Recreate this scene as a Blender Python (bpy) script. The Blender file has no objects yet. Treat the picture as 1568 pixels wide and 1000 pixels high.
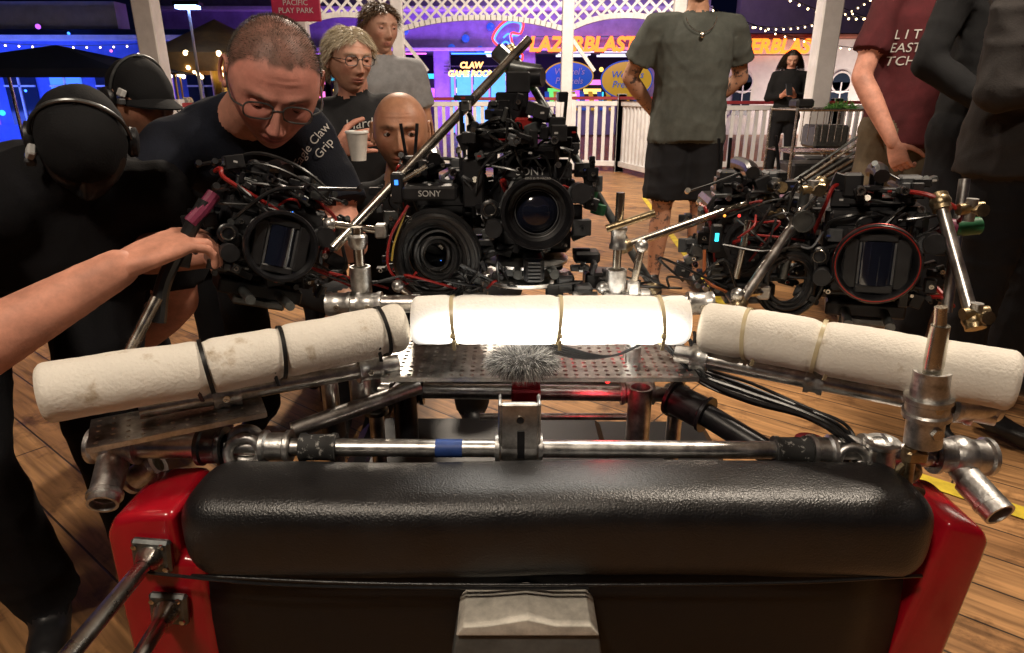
import bpy,bmesh,math,random
import numpy as np
from mathutils import Vector as V, Matrix, noise
from mathutils.bvhtree import BVHTree
random.seed(7); rnd=random.Random(11)
scene=bpy.context.scene
scene.view_settings.view_transform='Standard'; scene.view_settings.look='None'; scene.view_settings.exposure=0
# ---------------------------------------------------------------- materials
MC={}
def mat(name,col,rough=.5,metal=0,ns=0,na=.25,bump=0,bs=None,emit=0,ecol=None,col2=None,spec=None,coat=0,dist=.002,attr=None):
    if name in MC: return MC[name]
    m=bpy.data.materials.new(name); m.use_nodes=True; nt=m.node_tree; b=nt.nodes['Principled BSDF']
    b.inputs['Base Color'].default_value=(*col,1); b.inputs['Roughness'].default_value=rough; b.inputs['Metallic'].default_value=metal
    if spec is not None: b.inputs['Specular IOR Level'].default_value=spec
    if coat: b.inputs['Coat Weight'].default_value=coat; b.inputs['Coat Roughness'].default_value=.12
    if emit:
        b.inputs['Emission Color'].default_value=(*(ecol or col),1); b.inputs['Emission Strength'].default_value=emit
        m.cycles.emission_sampling='NONE'
    if ns or bump or attr:
        tc=nt.nodes.new('ShaderNodeTexCoord')
    if ns:
        n=nt.nodes.new('ShaderNodeTexNoise'); n.inputs['Scale'].default_value=ns; n.inputs['Detail'].default_value=5; n.inputs['Roughness'].default_value=.65
        nt.links.new(tc.outputs['Object'],n.inputs['Vector'])
        r=nt.nodes.new('ShaderNodeValToRGB'); r.color_ramp.elements[0].position=.32; r.color_ramp.elements[1].position=.68
        c2=col2 or tuple(c*(1-na) for c in col); c1=tuple(min(1,c*(1+na*.5)) for c in col) if not col2 else col
        r.color_ramp.elements[0].color=(*c2,1); r.color_ramp.elements[1].color=(*c1,1)
        nt.links.new(n.outputs['Fac'],r.inputs['Fac'])
        if attr:
            a=nt.nodes.new('ShaderNodeAttribute'); a.attribute_name=attr
            mx=nt.nodes.new('ShaderNodeMix'); mx.data_type='RGBA'; mx.blend_type='MULTIPLY'; mx.inputs[0].default_value=1
            nt.links.new(a.outputs['Color'],mx.inputs[6]); nt.links.new(r.outputs['Color'],mx.inputs[7]); nt.links.new(mx.outputs[2],b.inputs['Base Color'])
        else: nt.links.new(r.outputs['Color'],b.inputs['Base Color'])
        mr=nt.nodes.new('ShaderNodeMapRange'); mr.inputs['To Min'].default_value=max(0.02,rough-.12); mr.inputs['To Max'].default_value=min(1,rough+.12)
        nt.links.new(n.outputs['Fac'],mr.inputs['Value']); nt.links.new(mr.outputs['Result'],b.inputs['Roughness'])
    if bump:
        n2=nt.nodes.new('ShaderNodeTexNoise'); n2.inputs['Scale'].default_value=bs or 60; n2.inputs['Detail'].default_value=3
        nt.links.new(tc.outputs['Object'],n2.inputs['Vector'])
        bp=nt.nodes.new('ShaderNodeBump'); bp.inputs['Strength'].default_value=bump; bp.inputs['Distance'].default_value=dist
        nt.links.new(n2.outputs['Fac'],bp.inputs['Height']); nt.links.new(bp.outputs['Normal'],b.inputs['Normal'])
    MC[name]=m; return m
def ramp(m,a,b): r=m.node_tree.nodes['Color Ramp'].color_ramp; r.elements[0].position=a; r.elements[1].position=b
ALU=mat('aluminium',(.74,.72,.69),.33,1,ns=34,na=.5,bump=.25,bs=120,dist=.0006)
CAST=mat('cast_aluminium',(.68,.67,.65),.40,1,ns=45,na=.5,bump=.5,bs=160,dist=.001)
STEEL=mat('steel_tube',(.70,.66,.58),.25,1,ns=25,na=.4)
BRASS=mat('bronze_clamp',(.42,.33,.2),.38,1,ns=60,na=.5,bump=.3,bs=200)
GUN=mat('gunmetal',(.17,.18,.18),.36,.8,ns=40,na=.4)
BLK=mat('black_anodised',(.012,.012,.014),.32,0,ns=60,na=.5,bump=.15,bs=300,dist=.0005)
BLK2=mat('black_plastic',(.017,.017,.019),.45,0,ns=30,na=.4,bump=.2,bs=400,dist=.0004)
GRYP=mat('grey_plastic',(.07,.073,.078),.5,0,ns=50,na=.3)
RUB=mat('rubber_cable',(.014,.014,.015),.33,0,ns=80,na=.3,spec=.7)
GLS=mat('lens_glass',(.008,.01,.02),.04,0,coat=1)
WHT=mat('label_white',(.75,.75,.72),.5); LBL=mat('label_grey_white',(.5,.5,.49),.5)
REDP=mat('red_plastic',(.30,.014,.012),.4); YELP=mat('yellow_cable',(.4,.28,.05),.5); ORGP=mat('orange_cable',(.4,.11,.03),.5)
COPR=mat('copper_red_ring',(.42,.03,.02),.3,.4)
MAG=mat('magenta_tape',(.2,.025,.07),.5,ns=30); GRN=mat('green_knob',(.02,.15,.06),.45,ns=30)
BLUP=mat('blue_plastic',(.03,.05,.2),.4)
LEDC=mat('led_cyan',(0,.4,.5),.5,emit=2.2,ecol=(.05,.8,1)); LEDR=mat('led_red',(.5,0,0),.5,emit=2.5,ecol=(1,.04,.03)); LEDB=mat('led_blue',(0,.1,.6),.5,emit=2,ecol=(.05,.25,1)); LEDO=mat('led_orange',(.6,.2,0),.5,emit=2,ecol=(1,.35,.05))
TAPE=mat('gaffer_tape',(.02,.02,.02),.7,ns=90,na=.2,col2=(.35,.34,.32)); ramp(TAPE,.34,.42)
BTAPE=mat('blue_tape',(.02,.06,.25),.5,ns=40)
FOAM=mat('foam',(.86,.81,.72),.8,0,ns=20,na=.2,bump=.45,bs=230,dist=.0025,col2=(.5,.4,.28)); ramp(FOAM,.26,.40)
TIE=mat('zip_tie_tan',(.62,.52,.32),.35); TIEB=mat('zip_tie_black',(.01,.01,.01),.4)
RED=mat('red_gelcoat',(.42,.006,.016),.22,0,ns=8,na=.2,coat=.6)
PAD=mat('black_vinyl',(.011,.011,.012),.34,0,ns=14,na=.35,bump=.6,bs=380,dist=.0014,spec=.75)
PAINTW=mat('white_paint',(.8,.79,.8),.5,0,ns=5,na=.15,bump=.15,bs=30)
# ---------------------------------------------------------------- mesh builder
def frame(ax):
    ax=ax.normalized(); h=V((0,0,1)) if abs(ax.z)<.9 else V((1,0,0))
    u=ax.cross(h).normalized(); w=ax.cross(u).normalized(); return ax,u,w
class M:
    def __init__(s): s.v=[];s.f=[];s.m=[];s.mats=[];s.T=Matrix.Identity(4)
    def mi(s,m):
        if m not in s.mats: s.mats.append(m)
        return s.mats.index(m)
    def add(s,vs,fs,m):
        o=len(s.v); T=s.T; s.v.extend([T@V(p) for p in vs]); k=s.mi(m)
        for f in fs: s.f.append([i+o for i in f]); s.m.append(k)
    def box(s,c,d,m,rot=None,bev=0):
        a,b,e=d[0]/2,d[1]/2,d[2]/2; R=rot.to_matrix() if hasattr(rot,'to_matrix') else rot
        c=V(c)
        def P(x,y,z):
            p=V((x,y,z)); 
            if R is not None: p=R@p
            return p+c
        if bev<=0:
            vs=[P(x*a,y*b,z*e) for x in(-1,1) for y in(-1,1) for z in(-1,1)]
            s.add(vs,[(0,1,3,2),(4,6,7,5),(0,4,5,1),(2,3,7,6),(0,2,6,4),(1,5,7,3)],m); return
        bev=min(bev,a*.9,b*.9,e*.9); loc=[];idx={}
        for sx in(-1,1):
            for sy in(-1,1):
                for sz in(-1,1):
                    for k,q in enumerate(((sx*a,sy*(b-bev),sz*(e-bev)),(sx*(a-bev),sy*b,sz*(e-bev)),(sx*(a-bev),sy*(b-bev),sz*e))):
                        idx[(sx,sy,sz,k)]=len(loc); loc.append(V(q))
        F=[]
        for sg in(-1,1):
            F.append([idx[(sg,y,z,0)] for y,z in((-1,-1),(1,-1),(1,1),(-1,1))])
            F.append([idx[(x,sg,z,1)] for x,z in((-1,-1),(1,-1),(1,1),(-1,1))])
            F.append([idx[(x,y,sg,2)] for x,y in((-1,-1),(1,-1),(1,1),(-1,1))])
        for p in(-1,1):
            for q in(-1,1):
                F.append([idx[(p,q,-1,0)],idx[(p,q,1,0)],idx[(p,q,1,1)],idx[(p,q,-1,1)]])
                F.append([idx[(p,-1,q,0)],idx[(p,1,q,0)],idx[(p,1,q,2)],idx[(p,-1,q,2)]])
                F.append([idx[(-1,p,q,1)],idx[(1,p,q,1)],idx[(1,p,q,2)],idx[(-1,p,q,2)]])
                for r in(-1,1): F.append([idx[(p,q,r,0)],idx[(p,q,r,1)],idx[(p,q,r,2)]])
        G=[]
        for f in F:
            ce=sum((loc[i] for i in f),V((0,0,0))); n=(loc[f[1]]-loc[f[0]]).cross(loc[f[2]]-loc[f[0]])
            G.append(f if n.dot(ce)>0 else f[::-1])
        s.add([P(*p) for p in loc],G,m)
    def lathe(s,o,ax,prof,m,n=28):
        ax,u,w=frame(V(ax)); o=V(o); vs=[];fs=[]
        for d,r in prof:
            for i in range(n):
                a=2*math.pi*i/n; vs.append(o+ax*d+(u*math.cos(a)+w*math.sin(a))*max(r,1e-5))
        for j in range(len(prof)-1):
            for i in range(n):
                k=(i+1)%n; fs.append((j*n+i,j*n+k,(j+1)*n+k,(j+1)*n+i))
        s.add(vs,fs,m)
    def cyl(s,p,q,r,m,r2=None,n=16):
        p=V(p);q=V(q);r2=r if r2 is None else r2;L=(q-p).length
        s.lathe(p,q-p,[(0,0),(0,r),(L,r2),(L,0)],m,n)
    def pipe(s,p,q,r,m,t=.003,n=24):
        p=V(p);q=V(q);L=(q-p).length
        s.lathe(p,q-p,[(.06 if L>.1 else L*.5,0),(.001,r-t),(0,r-t),(0,r),(L,r),(L,r-t),(L-(.06 if L>.1 else L*.5),r-t),(L-(.06 if L>.1 else L*.5),0)],m,n)
    def sleeve(s,p,q,r,m,lip=.004):
        p=V(p);q=V(q);L=(q-p).length
        s.lathe(p,q-p,[(0,r*.7),(0,r+lip),(.006,r+lip),(.009,r),(L-.009,r),(L-.006,r+lip),(L,r+lip),(L,r*.7)],m,28)
    def sphere(s,c,r,m,nu=16,nv=10,R=None):
        c=V(c); r=V((r,r,r)) if not hasattr(r,'__len__') else V(r); vs=[];fs=[]
        for j in range(nv+1):
            t=math.pi*j/nv
            for i in range(nu):
                a=2*math.pi*i/nu; p=V((r.x*math.sin(t)*math.cos(a),r.y*math.sin(t)*math.sin(a),r.z*math.cos(t)))
                if R is not None: p=R@p
                vs.append(c+p)
        for j in range(nv):
            for i in range(nu):
                k=(i+1)%nu; fs.append((j*nu+i,(j+1)*nu+i,(j+1)*nu+k,j*nu+k))
        s.add(vs,fs,m)
    def torus(s,c,ax,R,r,m,nu=32,nv=8):
        ax,u,w=frame(V(ax)); c=V(c); vs=[];fs=[]
        for i in range(nu):
            a=2*math.pi*i/nu; d=u*math.cos(a)+w*math.sin(a)
            for j in range(nv):
                b=2*math.pi*j/nv; vs.append(c+d*(R+r*math.cos(b))+ax*r*math.sin(b))
        for i in range(nu):
            k=(i+1)%nu
            for j in range(nv):
                l=(j+1)%nv; fs.append((i*nv+j,k*nv+j,k*nv+l,i*nv+l))
        s.add(vs,fs,m)
    def tube(s,pts,r,m,n=7,sub=5):
        P=[V(p) for p in pts]; Q=[]
        if len(P)>2:
            E=[P[0]*2-P[1]]+P+[P[-1]*2-P[-2]]
            for i in range(1,len(E)-2):
                for k in range(sub):
                    t=k/sub;a,b,c,d=E[i-1],E[i],E[i+1],E[i+2]
                    Q.append(.5*((2*b)+(c-a)*t+(2*a-5*b+4*c-d)*t*t+(3*b-3*c+d-a)*t**3))
            Q.append(P[-1])
        else: Q=P
        vs=[];fs=[];_,u,w=frame(Q[1]-Q[0])
        for i,p in enumerate(Q):
            t=(Q[min(i+1,len(Q)-1)]-Q[max(i-1,0)]).normalized()
            u=(u-t*u.dot(t)); u=u.normalized() if u.length>1e-6 else frame(t)[1]; w=t.cross(u)
            for j in range(n):
                a=2*math.pi*j/n; vs.append(p+(u*math.cos(a)+w*math.sin(a))*r)
        for i in range(len(Q)-1):
            for j in range(n):
                k=(j+1)%n; fs.append((i*n+j,i*n+k,(i+1)*n+k,(i+1)*n+j))
        fs.append(tuple(range(n))[::-1]); fs.append(tuple((len(Q)-1)*n+j for j in range(n)))
        s.add(vs,fs,m)
    def loft(s,secs,m,n=20,p=2.0):
        vs=[];fs=[]
        for c,a,b in secs:
            for i in range(n):
                t=2*math.pi*i/n; ct,st=math.cos(t),math.sin(t)
                vs.append(V(c)+V(a)*math.copysign(abs(ct)**(2/p),ct)+V(b)*math.copysign(abs(st)**(2/p),st))
        for j in range(len(secs)-1):
            for i in range(n):
                k=(i+1)%n; fs.append((j*n+i,j*n+k,(j+1)*n+k,(j+1)*n+i))
        fs.append(tuple(range(n))[::-1]); fs.append(tuple((len(secs)-1)*n+j for j in range(n)))
        s.add(vs,fs,m)
    def capsule(s,p,q,r1,r2,m):
        s.cyl(p,q,r1,m,r2,14); s.sphere(p,r1,m,14,8); s.sphere(q,r2,m,14,8)
    def obj(s,name,parent=None,ang=35,smooth=True,fix=False):
        me=bpy.data.meshes.new(name); me.from_pydata([tuple(p) for p in s.v],[],s.f)
        for m in s.mats: me.materials.append(m)
        me.polygons.foreach_set('material_index',s.m); me.polygons.foreach_set('use_smooth',[smooth]*len(s.f))
        if fix:
            bm=bmesh.new(); bm.from_mesh(me); bmesh.ops.recalc_face_normals(bm,faces=bm.faces); bm.to_mesh(me); bm.free()
        if smooth and ang: me.set_sharp_from_angle(angle=math.radians(ang))
        me.update(); o=bpy.data.objects.new(name,me); scene.collection.objects.link(o)
        if parent: o.parent=parent
        return o
def empty(name,loc=(0,0,0)):
    e=bpy.data.objects.new(name,None); e.empty_display_size=.1; scene.collection.objects.link(e); return e
def txt(s,size,ext=.001,bevel=0,outline=False,shear=0,space=1):
    cu=bpy.data.curves.new('t','FONT'); cu.body=s; cu.size=size; cu.align_x='CENTER'; cu.align_y='CENTER'; cu.extrude=ext; cu.shear=shear; cu.space_character=space
    if outline: cu.fill_mode='NONE'; cu.extrude=0; cu.bevel_depth=bevel; cu.bevel_resolution=1
    cu.resolution_u=4
    o=bpy.data.objects.new('t',cu); scene.collection.objects.link(o); dg=bpy.context.evaluated_depsgraph_get()
    me=bpy.data.meshes.new_from_object(o.evaluated_get(dg)); vs=[v.co.copy() for v in me.vertices]; fs=[list(p.vertices) for p in me.polygons]
    bpy.data.objects.remove(o); bpy.data.meshes.remove(me); return vs,fs
def text_face(m,s,size,pos,mt,outline=False,bevel=.01,ext=.002,yaw=0,shear=0):
    vs,fs=txt(s,size,ext,bevel,outline,shear)
    R=Matrix.Translation(V(pos))@Matrix.Rotation(yaw,4,'Z')@Matrix.Rotation(math.pi/2,4,'X')
    m.add([R@v for v in vs],fs,mt)
def text_on(body,s,size,pos,fwd,mt,name,parent,tilt=0):
    """text printed on a garment: projected on the cloth along -fwd"""
    vs,fs=txt(s,size,0,shear=.1); fwd=V(fwd).normalized(); x=V((0,0,1)).cross(fwd).normalized(); up=fwd.cross(x)
    bvh=BVHTree.FromPolygons([v.co for v in body.data.vertices],[list(p.vertices) for p in body.data.polygons])
    o=[];pos=V(pos); ca,sa=math.cos(tilt),math.sin(tilt)
    for v in vs:
        a,b=v.x*ca-v.y*sa,v.x*sa+v.y*ca
        p=pos+x*a+up*b+fwd*.5; h=bvh.ray_cast(p,-fwd)
        o.append((h[0] if h[0] else pos+x*a+up*b)+fwd*.005)
    k=M(); k.add(o,fs,mt); return k.obj(name,parent)
def strands(k,base,L,wd,mts,bend=.5,grav=(0,0,-1),seg=3,rr=rnd,jit=.35):
    g=V(grav)
    for p,n in base:
        n=(n+V((rr.uniform(-1,1),rr.uniform(-1,1),rr.uniform(-1,1)))*jit).normalized(); l=L*rr.uniform(.6,1.15)
        sd=n.cross(V((rr.uniform(-1,1),rr.uniform(-1,1),rr.uniform(-1,1)))).normalized(); q=V(p); d=n.copy(); vs=[];fs=[]
        for i in range(seg+1):
            w=wd*(1-i/(seg+.3)); vs+= [q-sd*w,q+sd*w]; d=(d+g*bend/seg).normalized(); q=q+d*(l/seg)
        for i in range(seg): fs.append((2*i,2*i+1,2*i+3,2*i+2))
        k.add(vs,fs,rr.choice(mts))
# ---------------------------------------------------------------- people
def skin(name,c): return mat(name,c,.58,0,ns=24,na=.28,bump=.4,bs=250,dist=.001,spec=.35)
HEADM=mat('head_skin',(1,1,1),.52,0,ns=38,na=.24,bump=.4,bs=260,dist=.001,attr='Col',spec=.4)
EYEW=mat('eye_white',(.5,.45,.42),.15); EYEI=mat('eye_iris',(.03,.018,.012),.08)
def ss(a,b,x): 
    t=np.clip((x-a)/(b-a),0,1); return t*t*(3-2*t)
def head(name,parent,c,fwd,up=(0,0,1),s=1,skinc=(.5,.3,.22),hairc=(.05,.03,.02),hair='buzz',sub=5,gaze=0,lid=.4,brow=True,mask=False,beard=0,look=-.15):
    bm=bmesh.new(); bmesh.ops.create_icosphere(bm,subdivisions=sub,radius=1)
    P=np.array([v.co[:] for v in bm.verts]); x,y,z=P.T
    X=.076*np.sign(x)*np.abs(x)**.93; Z=np.where(z>0,.109*np.sign(z)*np.abs(z)**.93,.118*z); Y=np.where(y<0,-.097*np.abs(y)**.82,.102*y)
    jaw=ss(-.05,-1,z); X=X*(1-.24*jaw); X=X*(1+.04*np.exp(-((z-.45)/.4)**2))
    Y=np.where(y>0,Y*(1-.5*ss(-.05,-.9,z)),Y*(1-.05*jaw)); Y=np.where((y<0)&(z>.45),Y*(1-.10*ss(.45,1,z)),Y)
    X=X*(1-.05*ss(.2,-.5,z)*ss(0,-.8,y))
    fr=ss(-.05,-.45,y); aX=np.abs(X); d=np.zeros_like(X); G=lambda v,s_:np.exp(-(v/s_)**2)
    ridge=np.interp(Z,[-.048,-.040,-.033,-.02,.0,.014,.022],[0,.012,.0255,.021,.012,.004,0]); wdt=np.interp(Z,[-.045,-.036,-.02,.01],[.016,.0135,.0095,.007])
    d-=ridge*np.exp(-(aX/wdt)**2.4); d-=.008*G(aX-.0125,.006)*G(Z+.036,.0075)
    d-=.0065*G(Z-.027,.009)*np.exp(-(aX/.046)**4)*(1-.5*G(X,.009))
    d+=.0115*np.exp(-((aX-.032)/.0165)**2-((Z-.008)/.0115)**2)
    d-=.005*np.exp(-((aX-.047)/.017)**2-((Z+.022)/.018)**2)
    d+=.004*np.exp(-((aX-.045)/.016)**2-((Z+.06)/.02)**2)
    d-=.0062*np.exp(-(aX/.021)**3)*G(Z+.0585,.0048); d-=.0068*np.exp(-(aX/.018)**3)*G(Z+.0695,.0052); d+=.0035*np.exp(-(aX/.025)**4)*G(Z+.064,.0018)
    d-=.004*np.exp(-(aX/.03)**2)*G(Z+.062,.018)
    d+=.003*np.exp(-((aX-.023)/.006)**2-((Z+.047)/.014)**2)
    d-=.009*np.exp(-(aX/.022)**2)*G(Z+.099,.014); d+=.004*np.exp(-(aX/.02)**2)*G(Z+.082,.006)
    d+=.0012*np.exp(-(aX/.035)**4)*(G(Z-.048,.0018)+G(Z-.058,.0018))
    Y=Y+d*fr
    for i,v in enumerate(bm.verts): v.co=(X[i],Y[i],Z[i])
    C=np.ones((len(X),3))*np.array(skinc)
    red=.45*np.exp(-((aX-.042)/.02)**2-((Z+.022)/.022)**2)*fr+.4*G(aX,.014)*G(Z+.033,.012)*fr+.18*G(Z-.055,.02)*fr
    C=C*(1-red[:,None]*np.array([0,.38,.35]))
    lip=np.exp(-(aX/.024)**4)*(G(Z+.0585,.005)+G(Z+.0695,.006)); lip=np.clip(lip,0,1)*fr; C=C*(1-lip[:,None]*np.array([.15,.45,.38]))
    mo=np.exp(-(aX/.024)**6)*G(Z+.064,.0014)*fr; C=C*(1-.75*mo[:,None])
    nos=np.exp(-((aX-.0085)/.0038)**2-((Z+.0425)/.003)**2)*fr; C=C*(1-.8*nos[:,None])
    soc=np.exp(-((aX-.032)/.018)**2-((Z-.006)/.011)**2)*fr; C=C*(1-soc[:,None]*np.array([.25,.38,.36]))
    hc=np.array(hairc)
    if brow:
        bz=.0265-.0035*np.abs((aX-.033)/.02)**2; bw=np.exp(-((aX-.034)/.019)**6)*G(Z-bz,.0042)*fr; bw=np.clip(bw*1.3,0,.9)*(.75+.25*np.sin(X*2500+Z*900)); C=C*(1-bw[:,None])+hc*bw[:,None]
    nz=np.array([noise.noise(V((X[i]*60,Y[i]*60,Z[i]*60))) for i in range(len(X))])
    C=C*(1+.10*nz[:,None]*np.array([.6,1,1]))
    if beard:
        bd=ss(-.035,-.06,Z+nz*.006)*ss(.12,-.1,Y*10)*beard*(1-lip); C=C*(1-bd[:,None])+hc*bd[:,None]
    hl=np.interp(Y,[-.1,-.075,-.05,-.02,.01,.03,.06],[.085,.072,.055,.02,.01,-.02,-.06])
    if hair in('buzz','bald'): hl=np.interp(Y,[-.1,-.075,-.05,-.02,.01,.03,.06],[.2,.085,.066,.022,.0,-.02,-.06]); hl=np.where(aX<.02,hl-.010,hl)
    hm=ss(-.006,.008,Z-hl+nz*.01)
    if hair=='buzz': hm=hm*.80*(.9+.2*nz)
    if hair=='bald': hm=hm*.10
    if hair: C=C*(1-hm[:,None])+hc*hm[:,None]
    if mask: 
        mk=ss(.002,-.004,Z+.012); C=C*(1-mk[:,None])+np.array([.01,.01,.012])*mk[:,None]
    me=bpy.data.meshes.new(name)
    for f in bm.faces: f.smooth=True
    bm.to_mesh(me); bm.free(); me.materials.append(HEADM)
    ca=me.color_attributes.new('Col','FLOAT_COLOR','POINT'); ca.data.foreach_set('color',np.concatenate([C,np.ones((len(X),1))],1).ravel())
    f=V(fwd).normalized(); yb=-f; xb=yb.cross(V(up)).normalized(); zb=xb.cross(yb)
    W=Matrix((( xb.x*s,yb.x*s,zb.x*s,c[0]),(xb.y*s,yb.y*s,zb.y*s,c[1]),(xb.z*s,yb.z*s,zb.z*s,c[2]),(0,0,0,1)))
    me.transform(W); o=bpy.data.objects.new(name,me); scene.collection.objects.link(o); o.parent=parent
    sm=mat('sk_%.2f_%.2f'%(skinc[0],skinc[1]),tuple(v*.9 for v in skinc),.55,ns=40,na=.2)
    ld=mat('lid_%.2f_%.2f'%(skinc[0],skinc[1]),(skinc[0]*.78,skinc[1]*.66,skinc[2]*.66),.5,ns=40,na=.15)
    k=M(); k.T=W
    for sx in(-1,1):
        ec=V((sx*.0315,-.0745,.007)); k.sphere(ec,.0123,EYEW,16,12)
        gd=V((gaze,-1,look)).normalized(); k.lathe(ec,gd,[(.0112,.0060),(.0124,.0045),(.0128,0)],EYEI,14)
        vs=[];fs=[];nu,nv=20,20
        for j in range(nv+1):
            el=math.pi/2-math.pi*j/nv
            for i in range(nu+1):
                az=math.pi+math.pi*i/nu; vs.append(ec+V((math.cos(az)*math.cos(el),math.sin(az)*math.cos(el),math.sin(el)))*.0137)
        T_=.62-1.35*lid
        for j in range(nv):
            el=math.pi/2-math.pi*(j+.5)/nv
            for i in range(nu):
                az=math.pi+math.pi*(i+.5)/nu; q=max(0,-math.sin(az))**1.3; q=q if abs(math.cos(az))<.8 else 0
                if el>(T_+.35)*q-.35 or el<-.40*q-.02: fs.append((j*(nu+1)+i,(j+1)*(nu+1)+i,(j+1)*(nu+1)+i+1,j*(nu+1)+i+1))
        k.add(vs,fs,ld)
        ec=V((sx*.0755,.012,-.002)); R=Matrix.Rotation(sx*-.35,3,'Z')@Matrix.Rotation(.15,3,'X')
        k.sphere(ec,(.006,.016,.029),sm,12,8,R=R)
        pts=[ec+R@V((sx*.008,.016*math.cos(a)*(1 if a<2.5 else .8),.03*math.sin(a)+.001)) for a in np.linspace(-1.3,3.0,9)]; k.tube(pts,.0038,sm,6,3)
        k.sphere(ec+R@V((sx*.004,-.002,-.026)),(.005,.007,.008),sm,10,6,R=R)
    k.obj(name+'_eyes_ears',parent)
    return W,np.stack([X,Y,Z],1),P
def hairdo(name,parent,W,XYZ,P,cols,n,L,bend=.8,flow=(0,.6,-.6),front=.06,wd=.0012,side=-.02,rs=3,jit=.35,out=.55):
    rr=random.Random(rs); k=M(); k.T=W; mts=[mat('hair_%.3f_%.3f'%(c[0],c[2]),c,.45,0) for i,c in enumerate(cols)]
    X,Y,Z=XYZ.T; hl=np.interp(Y,[-.1,-.07,-.05,-.02,.01,.03,.06],[.09,front,front-.01,side+.03,side+.02,side-.02,-.07])
    idx=np.where(Z>hl)[0]; base=[]
    for i in range(n):
        j=int(rr.choice(idx)); p=V(XYZ[j]); nn=V((P[j][0],P[j][1],P[j][2])).normalized(); fl=V(flow)+V((math.copysign(.5,nn.x),0,0)) if L>.02 else V(flow); d=(nn*out+fl*.7).normalized()
        base.append((p+nn*.001,d))
    strands(k,base,L,wd,mts,bend,seg=4 if L>.02 else 1,rr=rr,jit=jit); return k.obj(name,parent,ang=0)
def hand(wr,dr,back,m,side=1,curl=(.5,.55,.6,.65),thumb=.4,s=1):
    k=M(); y=V(dr).normalized(); z=V(back); z=(z-y*z.dot(y)).normalized(); x=y.cross(z)*side
    L=lambda a,b,c:V(wr)+(x*a+y*b+z*c)*s
    k.loft([(L(0,-.03,0),x*.025*s,z*.018*s),(L(0,0,0),x*.028*s,z*.018*s),(L(.002,.03,0),x*.038*s,z*.016*s),(L(0,.07,0),x*.042*s,z*.014*s),(L(0,.095,-.002),x*.040*s,z*.011*s)],m,14,2.6)
    for i,(bx,ln) in enumerate(((.031,.074),(.0105,.082),(-.0105,.076),(-.031,.06))):
        p=L(bx,.085,0); a=0; r=.0092*s*(1 if i<3 else .88)
        for q,fr in enumerate((.46,.30,.24)):
            a+=curl[i]*(1.0 if q else .8); d=y*math.cos(a)-z*math.sin(a)+x*(bx*1.6); n=p+d.normalized()*ln*fr*s; k.capsule(p,n,r,r*.92,m); p=n; r*=.92
    p=L(.028,.02,-.006); r=.0125*s
    for q,(dx,dy,dz,l) in enumerate(((.75,.6,-.3,.04),(.5,.85,-.3-thumb,.034),(.2,.9,-.4-thumb,.028))):
        d=(x*dx+y*dy+z*dz).normalized(); n=p+d*l*s; k.capsule(p,n,r,r*.88,m); p=n; r*=.86
    return k
def remesh(o,vox,smooth=2,f=.5):
    md=o.modifiers.new('r','REMESH'); md.mode='VOXEL'; md.voxel_size=vox; md.use_smooth_shade=True
    if smooth: sm=o.modifiers.new('s','SMOOTH'); sm.factor=f; sm.iterations=smooth
    dg=bpy.context.evaluated_depsgraph_get(); me=bpy.data.meshes.new_from_object(o.evaluated_get(dg)); old=o.data; o.modifiers.clear(); mats=list(old.materials); o.data=me; bpy.data.meshes.remove(old)
    if len(me.materials)==0:
        for m in mats: me.materials.append(m)
    me.polygons.foreach_set('use_smooth',[True]*len(me.polygons)); return o
def L3(a,b,t): return V(a).lerp(V(b),t)
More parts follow.
